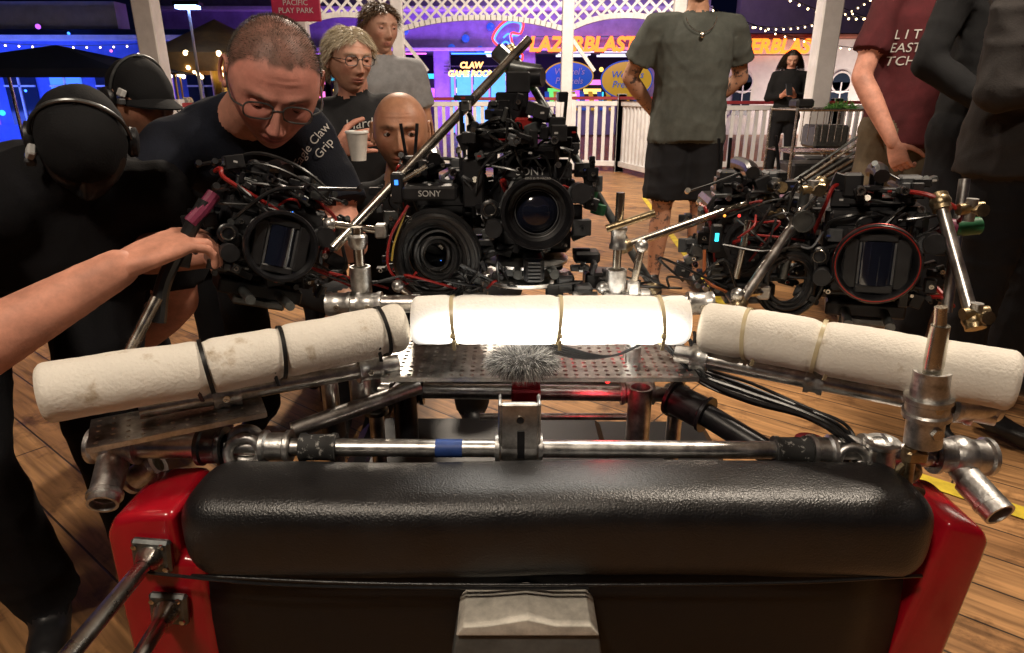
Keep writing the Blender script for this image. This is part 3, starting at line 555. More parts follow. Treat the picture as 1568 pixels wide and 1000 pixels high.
REDM=mat('red_anodised',(.22,.015,.022),.4,.6,ns=40,na=.3)
k.sleeve((.0,1.08,.60),(.05,1.08,.60),.026,REDM,.002); k.box((.025,1.06,.585),(.052,.03,.05),REDM,bev=.004)
for x,y in((-.42,.86),(.46,.86),(-.3,.95),(-.25,1.05),(.3,1.05)): k.pipe((x,y+.03,.675 if y>.9 else .58),(x,y+.03,.22),.0135,ALU); k.sleeve((x,y+.03,.60),(x,y+.03,.55),.02,GUN if y>.9 else REDM,.003)
k.pipe((-.255,1.0,.675),(-.255,1.0,.60),.0175,CAST,.003)
k.pipe((.3,1.02,.6),(.42,.9,.56),.02,BLK); k.sleeve((.28,1.04,.6),(.33,.99,.59),.028,BLK,.004)
k.pipe((-.25,1.045,.835),(-.25,1.045,.76),.017,CAST); k.cyl((-.25,1.045,.9),(-.25,1.045,.82),.009,STEEL); k.lathe((-.25,1.045,.865),(0,0,1),[(0,.012),(.008,.016),(.02,.016),(.024,.012)],CAST)
k.pipe((.172,1.045,.83),(.172,1.045,.76),.017,CAST); k.cyl((.172,1.045,.955),(.172,1.045,.82),.007,STEEL); k.sleeve((.172,1.045,.90),(.172,1.045,.865),.012,CAST,.002); k.cyl((.15,1.03,.90),(.225,1.03,.925),.006,BRASS)
k.pipe((.205,1.03,.70),(.205,1.03,.67),.014,CAST)
k.pipe((.556,.795,.758),(.566,.795,.648),.0235,CAST,.004); k.sleeve((.5595,.795,.72),(.5620,.795,.69),.027,CAST,.003); k.cyl((.553,.795,.82),(.557,.795,.745),.0115,STEEL,.013); k.cyl((.548,.795,.845),(.553,.795,.815),.0075,STEEL); k.lathe((.565,.772,.675),(0,-1,0),[(0,.009),(.006,.008),(.006,0)],STEEL,6); k.lathe((.560,.772,.71),(0,-1,0),[(0,.006),(.004,.006),(.004,0)],STEEL,6)
k.cyl((.548,.79,.645),(.552,.79,.58),.009,BRASS); k.torus((.552,.79,.605),(0,1,0),.013,.006,BRASS); k.box((.555,.79,.632),(.03,.022,.02),BRASS,bev=.004); k.cyl((.54,.785,.585),(.575,.785,.575),.006,BRASS); k.sleeve((.60,.81,.70),(.66,.81,.70),.022,CAST,.003)
k.pipe((.66,.80,.74),(.70,.78,.735),.016,BLK)
k.obj('pipes_and_fittings',rig)
def perf(x0,x1,y0,y1,z,st,hr,name,R=None):
    k=M(); nx=int((x1-x0)/st); ny=int((y1-y0)/st); 
    if R: k.T=R
    sx=(x1-x0)/nx; sy=(y1-y0)/ny
    for i in range(nx):
        for j in range(ny):
            cx=x0+(i+.5)*sx; cy=y0+(j+.5)*sy; vs=[]; 
            for a in range(8):
                an=a*math.pi/4; c,s_=math.cos(an),math.sin(an); mm=max(abs(c),abs(s_)); vs.append((cx+c/mm*sx/2,cy+s_/mm*sy/2,z))
            for a in range(8):
                an=a*math.pi/4; vs.append((cx+hr*math.cos(an),cy+hr*math.sin(an),z))
            vs+=[(v[0],v[1],z-.005) for v in vs[8:16]]
            k.add(vs,[(a,(a+1)%8,8+(a+1)%8,8+a) for a in range(8)]+[(8+a,8+(a+1)%8,16+(a+1)%8,16+a) for a in range(8)],ALU)
    k.box(((x0+x1)/2,y0-.001,z-.004),(x1-x0,.0018,.0075),ALU); k.box((x0-.001,(y0+y1)/2,z-.004),(.0018,y1-y0,.0075),ALU); k.box((x1+.001,(y0+y1)/2,z-.004),(.0018,y1-y0,.0075),ALU)
    k.obj(name,rig,ang=20)
perf(-.21,.30,.965,1.22,.672,.0168,.0042,'perforated_plate')
perf(-.11,.11,-.045,.045,0,.018,.003,'perforated_plate_left',Matrix.Translation((-.475,.838,.668))@Matrix.Rotation(.48,4,'Z'))
k=M()
def brace(a,b,r,m=STEEL,ends=BRASS):
    k.pipe(a,b,r,m,.002); 
    for p in(a,b):
        if ends: k.sphere(p,r*1.7,ends,12,8); d=(V(b)-V(a)).normalized(); k.cyl(V(p)-d*r*1.5,V(p)+d*r*1.5,r*1.5,ends)
brace((-.295,1.06,.862),(.031,1.30,1.196),.0082,STEEL,None); brace((.0,1.3,1.175),(.258,1.15,.768),.0075,GUN,BRASS)
brace((.188,1.08,.860),(.465,1.2,.927),.0072); brace((.520,1.12,.955),(.363,1.0,.781),.0080,ALU); brace((.665,1.02,.943),(.672,.90,.791),.009,ALU); k.pipe((.715,1.05,.975),(.70,1.0,.77),.008,ALU); k.pipe((.49,1.1,.95),(.47,1.1,.80),.008,GUN); k.pipe((.40,1.1,.9),(.39,1.1,.80),.006,STEEL)
k.pipe((-.587,.88,.70),(-.54,.95,.81),.009,STEEL); k.tube([(-.545,.95,.77),(-.535,.97,.83),(-.50,1.0,.90),(-.475,1.02,.945)],.0115,RUB,10,6); k.tube([(-.495,1.0,.915),(-.478,1.015,.935),(-.465,1.03,.955)],.0105,MAG,10,4)
k.tube([(-.16,1.2,.95),(-.13,1.22,.99)],.011,MAG,10); k.pipe((-.20,1.1,.955),(-.14,1.1,.99),.004,STEEL)
k.box((-.02,1.29,1.17),(.03,.03,.03),GUN,Matrix.Rotation(.7,3,'Y'),.005); k.cyl((-.01,1.28,1.15),(.05,1.26,1.14),.012,GUN); k.cyl((.025,1.26,1.11),(.03,1.26,1.135),.016,GRN); k.cyl((.03,1.25,1.13),(.055,1.24,1.13),.016,BLK)
for p in((.14,1.2,.93),(.155,1.19,.905)): k.cyl(V(p)-V((0,0,.009)),V(p)+V((.004,0,.009)),.0135,GRN)
for p in((.50,1.1,.95),(.47,1.18,.945),(.475,1.18,.90),(.70,1.0,.935),(.672,.9,.80)): 
    k.cyl(V(p)+V((-.018,0,0)),V(p)+V((.018,0,.004)),.009,BRASS); k.cyl(V(p)+V((0,0,-.017)),V(p)+V((0,0,.017)),.0085,CAST); k.lathe(V(p)+V((0,-.008,0)),(0,-1,.2),[(0,.005),(.016,.005),(.016,.010),(.021,.010),(.021,0)],BRASS,10)
k.cyl((.69,1.03,.9),(.74,1.03,.905),.014,GRN); k.cyl((.68,1.03,.905),(.70,1.02,.905),.012,MAG)
k.lathe((.478,1.07,.905),(0,-1,0),[(0,0),(0,.018),(.006,.018),(.006,.014),(.004,.014),(.004,0)],GUN)
for a,b_ in (((-.30,1.07,.90),(-.22,1.09,.885)),((.15,1.04,.80),(.22,1.04,.785)),((.36,1.0,.80),(.42,1.05,.79)),((-.19,1.05,.80),(-.16,1.05,.775)),((.21,1.04,.87),(.20,1.04,.80))): k.pipe(a,b_,.006,STEEL,.001); k.sphere(a,.011,CAST,10,8); k.box(b_,(.02,.02,.024),CAST,None,.003)
k.obj('diagonal_braces',rig)
# ---------------------------------------------------------------- foam tubes
def noodle(name,a,b,r,m,ties,tm,bend=(0,0,0)):
    e=empty(name); k=M(); a=V(a);b=V(b);ax,u,w=frame(b-a); Ln=(b-a).length; N=110; n=48; vs=[];fs=[]
    def ctr(t): return a.lerp(b,t)+V(bend)*math.sin(math.pi*t)
    def rad(t):
        q=r
        for tt in ties: q-= .0035*math.exp(-((t-tt)*Ln/.008)**2)
        ed=min(t,1-t)*Ln; q-= .006*max(0,1-ed/.008)**2
        return q
    for i in range(N+1):
        t=i/N
        for j in range(n):
            an=2*math.pi*j/n; d=u*math.cos(an)+w*math.sin(an); p=ctr(t)+d*rad(t); p=p+d*(noise.noise(p*16)*.0024+noise.noise(p*90)*.0005); vs.append(p)
    for i in range(N):
        for j in range(n): fs.append((i*n+j,i*n+(j+1)%n,(i+1)*n+(j+1)%n,(i+1)*n+j))
    k.add(vs,fs,m)
    for t,sg in((0,1),(1,-1)): k.lathe(ctr(t),ax*sg,[(.0,r-.006),(.001,r*.3),(.03,r*.3),(.03,0)],m,36)
    k.obj('foam',e,ang=0,fix=True)
    k=M()
    for q,tt in enumerate(ties):
        c=ctr(tt); tl=(ax+w*.08*((q%2)*2-1))
        vs=[];fs=[];tx,tu,tw=frame(tl)
        for j in range(40):
            an=2*math.pi*j/40; d=tu*math.cos(an)+tw*math.sin(an)
            for (o,rr) in((-.0028,.0002),(-.0028,.0022),(.0028,.0022),(.0028,.0002)): vs.append(c+d*(r-.0012+rr)+tx*o)
        for j in range(40):
            for l in range(4): fs.append((j*4+l,((j+1)%40)*4+l,((j+1)%40)*4+(l+1)%4,j*4+(l+1)%4))
        k.add(vs,fs,tm)
        hd=c+V((0,-r*.93,-r*.35)); k.box(hd,(.009,.006,.008),tm,bev=.0015); k.box(c+V((.001,-r*.80,-r*.8)),(.005,.002,.02),tm,Matrix.Rotation(.4,3,'X'))
    k.obj('zip_ties',e); return e
noodle('foam_tube',(-.592,.745,.747),(-.172,.97,.757),.0385,FOAM,[.40,.61,.93],TIEB,(0,0,-.006))
noodle('foam_tube',(.305,.985,.752),(.655,.775,.750),.0400,FOAM,[.17,.42,.76],TIE,(0,0,0))
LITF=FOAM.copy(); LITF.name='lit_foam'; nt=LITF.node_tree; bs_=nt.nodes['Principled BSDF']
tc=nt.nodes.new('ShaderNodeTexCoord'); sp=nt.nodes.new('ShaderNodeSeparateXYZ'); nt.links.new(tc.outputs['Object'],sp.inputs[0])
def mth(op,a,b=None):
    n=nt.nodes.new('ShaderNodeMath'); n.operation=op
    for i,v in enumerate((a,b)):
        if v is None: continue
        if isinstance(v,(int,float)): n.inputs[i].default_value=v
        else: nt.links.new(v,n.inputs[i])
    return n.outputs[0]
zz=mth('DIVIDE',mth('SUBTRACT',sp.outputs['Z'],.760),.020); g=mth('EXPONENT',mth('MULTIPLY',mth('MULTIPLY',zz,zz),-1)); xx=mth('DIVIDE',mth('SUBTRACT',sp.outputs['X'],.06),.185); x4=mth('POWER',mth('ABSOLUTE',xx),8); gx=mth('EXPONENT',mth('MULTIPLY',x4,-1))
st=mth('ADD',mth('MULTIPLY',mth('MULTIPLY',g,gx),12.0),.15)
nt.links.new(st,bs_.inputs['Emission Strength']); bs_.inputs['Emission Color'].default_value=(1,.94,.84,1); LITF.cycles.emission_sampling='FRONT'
noodle('led_tube_light',(-.154,.965,.769),(.273,.965,.769),.0385,LITF,[.15,.53,.9],TIE)
# ---------------------------------------------------------------- fuzzy microphone windscreen
k=M(); FG=[mat('fur_a',(.40,.39,.37),.8),mat('fur_b',(.12,.115,.11),.8),mat('fur_c',(.7,.68,.64),.8),mat('fur_d',(.04,.04,.04),.8)]
k.sphere((.016,.945,.706),(.050,.024,.019),FG[1],20,12); base=[]
for i in range(4600):
    a=rnd.uniform(0,6.283);u=rnd.uniform(-1,1);q=math.sqrt(1-u*u); n=V((q*math.cos(a),q*math.sin(a),u)); base.append((V((.016+n.x*.048,.945+n.y*.024,.706+n.z*.018)),n))
strands(k,base,.018,.0004,FG,.5); k.obj('microphone_windscreen',ang=0)
# ---------------------------------------------------------------- cinema cameras
def coil(k,c,R0,R1,n,r,m,sd,dep=.02):
    rr=random.Random(sd); c=V(c); pts=[]; R=R0; off=0
    for i in range(n*14+1):
        a=2*math.pi*i/14
        if i%14==0: Rn=rr.uniform(R1,R0); on=rr.uniform(-dep,dep); ro,oo=R,off
        f=(i%14)/14; Rj=ro+(Rn-ro)*f; of=oo+(on-oo)*f
        if i%14==13: R,off=Rn,on
        pts.append(c+V((math.cos(a)*Rj*.96,of+.004*math.sin(a*2+sd),math.sin(a)*Rj*1.06-.002)))
    k.tube(pts,r,m,7,2)
def greeble(k,rr,x0,x1,y,z0,z1,n,dep=.012):
    for i in range(n):
        w,h=rr.uniform(.006,.035),rr.uniform(.005,.028); c=(rr.uniform(x0,x1),y-rr.uniform(0,dep),rr.uniform(z0,z1)); m=rr.choice([BLK,BLK2,GRYP,BLK,BLK2,GUN])
        k.box(c,(w,rr.uniform(.004,dep*2),h),m,Matrix.Rotation(rr.choice([0,0,0,.3,-.4]),3,'Y'),.0015)
        if rr.random()<.5: k.lathe((c[0],c[1]-.008,c[2]),(0,-1,0),[(0,.004),(.006,.004),(.006,.002),(.003,.002),(.003,0)],rr.choice([STEEL,BLK,GUN,STEEL]),10)
        if rr.random()<.25: k.box((c[0],c[1]-dep-.001,c[2]),(.006,.001,.003),rr.choice([LBL,LBL,REDP,BLUP]))
def cam(name,pos,yaw,pitch,roll,lensR=.052,lensL=.11,kind='ana',label='SONY',seed=1,top=True,bw=.135,bh=.145,ring=None,dx=0,noLens=False,cables=14,led=2,ant=True):
    rr=random.Random(seed); e=empty(name); k=M()
    k.T=Matrix.Translation(V(pos))@Matrix.Rotation(yaw,4,'Z')@Matrix.Rotation(pitch,4,'X')@Matrix.Rotation(roll,4,'Y')
    k.box((0,.095,0),(bw,.19,bh),BLK,bev=.008); k.box((0,-.004,.0),(bw*.82,.018,bh*.84),BLK2,bev=.006)
    k.box((0,.0,bh/2-.02),(bw*.9,.03,.028),BLK2,bev=.005)
    for i in range(7): k.box((bw/2+.001,.04+i*.018,.01),(.004,.008,bh*.5),GUN); k.box((-bw/2-.001,.04+i*.018,.01),(.004,.008,bh*.5),GUN)
    if label: text_face(k,label,.019,(-.005,-.0165,bh/2-.02),LBL,ext=.0004)
    for a in(-1,1):
        for b in(-1,1): k.lathe((a*bw*.42,-.013,b*bh*.40),(0,-1,0),[(0,.003),(.002,.003),(.002,0)],STEEL,8)
        k.cyl((a*.03,-.10,-bh/2-.02),(a*.03,.2,-bh/2-.02),.0075,GUN); 
    k.box((0,.06,-bh/2-.018),(bw*.8,.12,.024),BLK2,bev=.003); k.box((0,.08,-bh/2-.038),(bw*.5,.16,.014),GUN,bev=.003)
    k.lathe((dx,0,0),(0,-1,0),[(0,.05),(.012,.05),(.014,.046),(.022,.046),(.024,.038)],BLK,36)
    for a in range(4): an=a*1.571+.5; k.box((dx+.05*math.cos(an),-.017,.05*math.sin(an)),(.014,.008,.014),GUN if a==1 else BLK,Matrix.Rotation(-an,3,'Y'),.002)
    if not noLens:
        q=lensR; L_=lensL
        k.lathe((dx,0,0),(0,-1,0),[(.015,q*.72),(.03,q*.74),(.031,q*.82),(.05,q*.82),(.052,q*.78),(.06,q*.8),(.061,q*.86),(L_*.7,q*.86),(L_*.71,q*.93),(L_*.82,q*.95),(L_*.84,q),(L_,q),(L_+.002,q*.98),(L_+.002,q*.9),(L_-.004,q*.86),(L_-.016,q*.80)],BLK,48)
        for i in range(46):
            an=2*math.pi*i/46; k.box((dx+q*.87*math.cos(an),-L_*.55,q*.87*math.sin(an)),(.004,.018,.0035),BLK2,Matrix.Rotation(-an,3,'Y'))
        if ring: k.torus((dx,-L_-.001,0),(0,1,0),q*.94,.0014,ring,48,6); k.torus((dx,-L_*.82,0),(0,1,0),q*.985,.0012,ring,48,6)
        k.torus((dx,-L_*.76,0),(0,1,0),q*.945,.0008,mat('lens_blue_line',(.05,.15,.4),.4),48,6)
        for i in range(18):
            an=2*math.pi*i/18; k.box((dx+q*.975*math.cos(an),-L_*.77,q*.975*math.sin(an)),(.001,.004,.0022),LBL,Matrix.Rotation(-an,3,'Y'))
        if kind=='ana':
            f=-L_+.012; ow,oh=q*.42,q*.56
            for sx in(-1,1): k.box((dx+sx*(ow+q*.17),f,0),(q*.34,.006,q*1.3),BLK2,bev=.002); k.box((dx,f,sx*(oh+q*.1)),(ow*2.1,.0065,q*.22),BLK2,bev=.002); k.box((dx+sx*(ow-.002),f+.006,0),(.003,.014,oh*1.9),GRYP)
            k.lathe((dx,0,0),(0,-1,0),[(L_-.02,0),(L_-.02,q*.8)],BLK,36); vs=[];fs=[]
            for i in range(9):
                for j in range(9): a_,b_=(i/4-1),(j/4-1); vs.append((dx+a_*ow,f+.004-.010*(1-a_*a_),b_*oh))
            for i in range(8):
                for j in range(8): fs.append((i*9+j,(i+1)*9+j,(i+1)*9+j+1,i*9+j+1))
            k.add(vs,fs,GLS)
        else:
            k.lathe((dx,0,0),(0,-1,0),[(L_-.016,q*.80),(L_-.02,q*.72),(L_-.024,q*.71),(L_-.026,q*.64)],BLK2,48)
            k.lathe((dx,0,0),(0,-1,0),[(L_-.034,q*.66),(L_-.026,q*.55),(L_-.019,q*.3),(L_-.017,0)],GLS,48)
            k.torus((dx,-L_+.022,0),(0,1,0),q*.60,.0010,GRYP,40,6)
            text_face(k,'LENS 35-70 MACRO',.0045,(dx,-L_-.0025,q*.93),LBL,ext=.0002)
        k.cyl((dx+q*1.25,-L_*.4,q*.5),(dx+q*1.25,-L_*.75,q*.5),.016,BLK2); k.lathe((dx+q*1.13,-L_*.5,q*.45),(0,-1,0),[(0,0),(0,.014),(.012,.014),(.012,0)],GRYP,24); k.cyl((dx-q*1.2,-L_*.3,-q*.5),(dx-q*1.2,-L_*.7,-q*.5),.014,BLK2)
        k.lathe((dx-q*1.3,-.03,0),(0,-1,0),[(0,0),(0,.016),(.012,.016),(.014,.013),(.014,0)],BLK,20); k.torus((dx-q*1.3,-.045,0),(0,1,0),.010,.0015,STEEL,20,6)
    greeble(k,rr,-bw/2-.02,bw/2+.02,.0,-bh/2,bh/2-.04,28,.014); greeble(k,rr,-bw/2-.045,-bw/2-.005,.03,-bh*.5,bh*.5,14); greeble(k,rr,bw/2+.005,bw/2+.045,.03,-bh*.5,bh*.5,14)
    if top:
        tz=bh/2; k.box((0,.08,tz+.008),(bw*.7,.16,.012),BLK2,bev=.003)
        for y in(.02,.15): k.cyl((0,y,tz),(0,y,tz+.05),.007,BLK)
        k.tube([(0,-.01,tz+.05),(0,.03,tz+.058),(0,.15,tz+.058),(0,.19,tz+.05)],.012,BLK,10,4)
        for sx in(-1,1): k.cyl((sx*.03,-.06,tz+.03),(sx*.03,.16,tz+.03),.006,BLK); k.lathe((sx*.03,-.06,tz+.03),(0,-1,0),[(0,.006),(.003,.0065),(.003,.004),(0,.004),(0,0)],STEEL,12)
        k.box((-.04,.02,tz+.035),(.03,.05,.04),BLK2,bev=.004); k.box((.045,.03,tz+.035),(.035,.06,.03),GRYP,bev=.004)
        greeble(k,rr,-bw/2,bw/2,.02,tz+.01,tz+.045,14,.03)
        if ant:
            for x in(-.05,-.035,.055): k.cyl((x,.04,tz+.05),(x+rr.uniform(-.01,.01),.04,tz+.11),.003,BLK,n=8)
    for i in range(led): k.lathe((rr.uniform(-bw/2,bw/2),-.02,rr.uniform(-bh/2,bh/2)),(0,-1,0),[(0,.0012),(.0010,0)],rr.choice([LEDR,LEDB,LEDR]),8)
    k.obj('body_and_lens',e)
    T=k.T; k=M(); k.T=T
    for i in range(cables):
        a=V((rr.uniform(-bw*.7,bw*.7),rr.uniform(-.03,.02),rr.uniform(-bh*.6,bh*.75))); b=V((rr.uniform(-bw*.8,bw*.8),rr.uniform(-.02,.08),rr.uniform(-bh*.5,bh*.8)+ .02)); mid=(a+b)/2+V((rr.uniform(-.06,.06),-rr.uniform(.01,.05),rr.uniform(-.02,.06)))
        k.tube([a,a.lerp(mid,.5)+V((0,-.015,.01)),mid,b.lerp(mid,.5)+V((0,-.01,0)),b],rr.choice([.0016,.0022,.003,.0035]),rr.choice([RUB]*13+[REDP,REDP,GRYP]),6,5)
        k.cyl(a,a+V((0,-.012,0)),.005,rr.choice([STEEL,BLK,GUN])); k.cyl(b,b+V((0,-.012,.004)),.005,rr.choice([STEEL,BLK,GUN]))
    k.obj('cables',e); return e,T
e,T=cam('cinema_camera',(-.405,1.085,.868),.50,-.10,.32,.056,.10,'ana',None,seed=21,bw=.17,bh=.14,cables=20,ant=False)
k=M(); k.tube([(-.50,1.1,.95),(-.46,1.09,.985),(-.40,1.08,.995),(-.34,1.08,.97),(-.30,1.09,.93)],.0018,RUB,6,6); k.tube([(-.48,1.08,.93),(-.43,1.06,.965),(-.37,1.06,.96),(-.33,1.07,.93)],.0024,RUB,6,6); k.obj('arched_cables',e)
e,T=cam('cinema_camera',(-.135,1.17,.865),.12,-.05,0,noLens=True,seed=22,bw=.125,bh=.16,label=None,cables=14,led=1)
k=M(); coil(k,(-.128,1.085,.842),.076,.050,22,.0050,RUB,3,.016); coil(k,(-.128,1.10,.842),.052,.020,8,.0042,RUB,6,.012); k.box((-.135,1.10,.948),(.09,.04,.024),BLK2,bev=.004); text_face(k,'SONY',.014,(-.135,1.0785,.948),LBL,ext=.0005); k.tube([(-.17,1.075,.93),(-.20,1.065,.88),(-.205,1.055,.83),(-.18,1.065,.80),(-.16,1.065,.82)],.0024,REDP,6); k.tube([(-.175,1.075,.92),(-.195,1.07,.87),(-.2,1.06,.84)],.0018,YELP,6); k.box((-.19,1.1,.955),(.02,.02,.05),BLK2,bev=.003); k.box((-.19,1.089,.965),(.006,.001,.008),LEDB); k.obj('coiled_cable',e)
e,T=cam('cinema_camera',(.036,1.13,.918),.03,-.08,0,.057,.12,'sph','SONY',seed=23,bw=.135,bh=.16,cables=14)
k=M(); rr=random.Random(5)
for c,d,m in (((.0,1.17,1.035),(.08,.08,.05),BLK2),((.0,1.18,1.08),(.055,.06,.05),BLK),((-.05,1.15,1.02),(.05,.05,.07),BLK),((.01,1.17,1.12),(.04,.04,.035),BLK2),((-.065,1.14,.96),(.035,.06,.08),BLK2),((.02,1.135,1.055),(.03,.03,.02),REDP),((-.01,1.135,1.03),(.05,.02,.006),REDP)): k.box(c,d,m,bev=.003)
greeble(k,rr,-.08,.08,1.13,1.0,1.10,34,.03); 
for x,z,h in((-.085,1.02,.07),(-.07,1.03,.06),(.07,1.03,.04)): k.cyl((x,1.15,z),(x,1.15,z+h),.0035,BLK,n=8)
for i in range(16):
    a=V((rr.uniform(-.08,.08),1.12,rr.uniform(.98,1.09))); b=V((rr.uniform(-.09,.1),1.13,rr.uniform(.9,1.05))); k.tube([a,(a+b)/2+V((rr.uniform(-.05,.05),-.03,rr.uniform(-.02,.05))),b],.0022,rr.choice([RUB,RUB,RUB,RUB,REDP,REDP]),6)
for p in((.06,1.13,.985),(.07,1.12,.93)): k.sphere(p,.0025,LEDR,8,6)
k.obj('receiver_stack',e)
k=M(); k.lathe((.024,1.13,.795),(0,0,1),[(-.002,0),(-.002,.078),(0,.082),(.006,.082),(.008,.078),(.008,.05),(.03,.045),(.032,.0)],ALU,56); k.lathe((.024,1.13,.822),(0,0,1),[(0,.06),(.003,.074),(.008,.075),(.010,.06),(.010,0)],ALU,56); k.box((.036,1.06,.83),(.034,.05,.04),BLK,bev=.004)
for i in range(6): k.box((.036,1.03,.815+i*.006),(.02,.01,.003),GRYP)
k.obj('turntable_base',rig)
k=M()
for c,d,m in(((.15,1.1,.80),(.05,.05,.03),BLK),((.13,1.12,.835),(.045,.04,.02),BLK2),((-.07,1.1,.80),(.04,.05,.03),GUN),((.12,1.06,.79),(.03,.03,.02),GRYP),((.09,1.07,.80),(.03,.03,.03),BLK)): k.box(c,d,m,bev=.004)
rr=random.Random(9); greeble(k,rr,-.1,.2,1.09,.785,.83,18,.02)
for i in range(26):
    x=rr.uniform(-.33,.33); k.tube([(x,1.08,.80),(x+rr.uniform(-.06,.06),1.05,.80+rr.uniform(0,.05)),(x+rr.uniform(-.08,.08),1.07,.79)],.0022,rr.choice([RUB]*7+[REDP,GRYP]),6)
k.obj('small_electronics',rig)
e,T=cam('cinema_camera',(.435,1.19,.845),-.15,-.03,-.05,noLens=True,seed=24,bw=.14,bh=.15,label=None,cables=22,led=1)
k=M(); coil(k,(.478,1.095,.800),.062,.038,18,.0046,RUB,8,.015); k.box((.355,1.125,.865),(.020,.012,.05),BLK2,bev=.003); k.box((.355,1.118,.868),(.006,.002,.014),LEDC); k.sphere((.365,1.12,.905),.0025,LEDO,8,6); k.sphere((.39,1.12,.905),.0025,LEDR,8,6); k.tube([(.33,1.1,.85),(.335,1.09,.80),(.37,1.08,.78)],.0028,ORGP,6)
for i in range(14):
    a=V((rr.uniform(.36,.52),1.11,rr.uniform(.84,.93))); b=V((rr.uniform(.36,.55),1.10,rr.uniform(.82,.94))); k.tube([a,(a+b)/2+V((0,-.03,rr.uniform(-.03,.04))),b],.002,rr.choice([RUB]*5+[GRYP,REDP]),6)
k.obj('coiled_cable',e)
cam('cinema_camera',(.61,1.085,.845),-.42,-.06,-.05,.062,.105,'ana',None,seed=25,bw=.155,bh=.16,ring=COPR,cables=18,ant=False)
k=M(); rr=random.Random(4)
for i in range(13):
    o=V((rr.uniform(-.006,.006),rr.uniform(-.01,.01),rr.uniform(-.008,.008))); pts=[V((.25+.01*i,1.05,.71))+o,V((.31,1.0,.665))+o*1.5,V((.38,.95,.648))+o*2,V((.45,.9,.64))+o,V((.50,.87,.62))+o*1.5,V((.52,.87,.58))+o,V((.51,.9,.5))+o]; k.tube(pts,rr.choice([.002,.0028,.0034]),RUB if i!=4 else GRYP,7,6)
for i in range(5): k.tube([(-.09+i*.01,1.02,.75),(.08,.99,.70+.004*i),(.16,.985,.70),(.22,1.0,.72)],.0018,RUB,6)
k.obj('cable_bundle',rig)
# ---------------------------------------------------------------- ground
me=bpy.data.meshes.new('ground'); me.from_pydata([(-250,-250,0),(250,-250,0),(250,250,0),(-250,250,0)],[],[(0,1,2,3)]); g=bpy.data.objects.new('ground',me); scene.collection.objects.link(g)
m=bpy.data.materials.new('wood_planks'); m.use_nodes=True; nt=m.node_tree; b=nt.nodes['Principled BSDF']; N=nt.nodes.new; Lk=nt.links.new
tc=N('ShaderNodeTexCoord'); mp=N('ShaderNodeMapping'); mp.inputs['Rotation'].default_value=(0,0,math.radians(38)); Lk(tc.outputs['Object'],mp.inputs['Vector'])
br=N('ShaderNodeTexBrick'); br.inputs['Scale'].default_value=1; br.inputs['Brick Width'].default_value=2.4; br.inputs['Row Height'].default_value=.14; br.inputs['Mortar Size'].default_value=.003; br.inputs['Mortar Smooth'].default_value=.2; br.inputs['Color1'].default_value=(.52,.29,.125,1); br.inputs['Color2'].default_value=(.38,.20,.085,1); br.inputs['Mortar'].default_value=(.05,.03,.018,1); br.offset=.37
Lk(mp.outputs[0],br.inputs['Vector'])
mp2=N('ShaderNodeMapping'); mp2.inputs['Scale'].default_value=(2.5,30,1); Lk(mp.outputs[0],mp2.inputs[0]); n1=N('ShaderNodeTexNoise'); n1.inputs['Scale'].default_value=1.6; n1.inputs['Detail'].default_value=8; n1.inputs['Distortion'].default_value=.6; Lk(mp2.outputs[0],n1.inputs['Vector'])
n2=N('ShaderNodeTexNoise'); n2.inputs['Scale'].default_value=4.5; n2.inputs['Detail'].default_value=9; n2.inputs['Roughness'].default_value=.7; Lk(tc.outputs['Object'],n2.inputs['Vector'])
r1=N('ShaderNodeValToRGB'); r1.color_ramp.elements[0].position=.3; r1.color_ramp.elements[0].color=(.42,.38,.35,1); r1.color_ramp.elements[1].position=.65; r1.color_ramp.elements[1].color=(1.1,1.05,1.0,1); Lk(n1.outputs['Fac'],r1.inputs[0])
r2=N('ShaderNodeValToRGB'); r2.color_ramp.elements[0].position=.36; r2.color_ramp.elements[0].color=(.30,.26,.24,1); r2.color_ramp.elements[1].position=.48; r2.color_ramp.elements[1].color=(1,1,1,1); Lk(n2.outputs['Fac'],r2.inputs[0])
def mul(a,c):
    x=N('ShaderNodeMix'); x.data_type='RGBA'; x.blend_type='MULTIPLY'; x.inputs[0].default_value=1; Lk(a,x.inputs[6]); Lk(c,x.inputs[7]); return x.outputs[2]
Lk(mul(mul(br.outputs['Color'],r1.outputs[0]),r2.outputs[0]),b.inputs['Base Color']); mr=N('ShaderNodeMapRange'); mr.inputs['To Min'].default_value=.28; mr.inputs['To Max'].default_value=.65; Lk(n2.outputs['Fac'],mr.inputs[0]); Lk(mr.outputs[0],b.inputs['Roughness'])
bp=N('ShaderNodeBump'); bp.inputs['Strength'].default_value=.5; bp.inputs['Distance'].default_value=.004; Lk(br.outputs['Fac'],bp.inputs['Height']); bp.invert=True; Lk(bp.outputs[0],b.inputs['Normal']); me.materials.append(m)
k=M(); YL=mat('yellow_floor_paint',(.7,.52,.04),.6,ns=12,na=.4)
def strip(p,q,w,z=.004):
    p=V((*p,z));q=V((*q,z)); d=(q-p).normalized(); n=V((-d.y,d.x,0))*w/2; k.add([p-n,q-n,q+n,p+n],[(0,1,2,3)],YL)
strip((1.2,1.75),(1.9,1.1),.07); strip((1.15,3.2),(1.5,7.5),.05); k.obj('floor_marking')
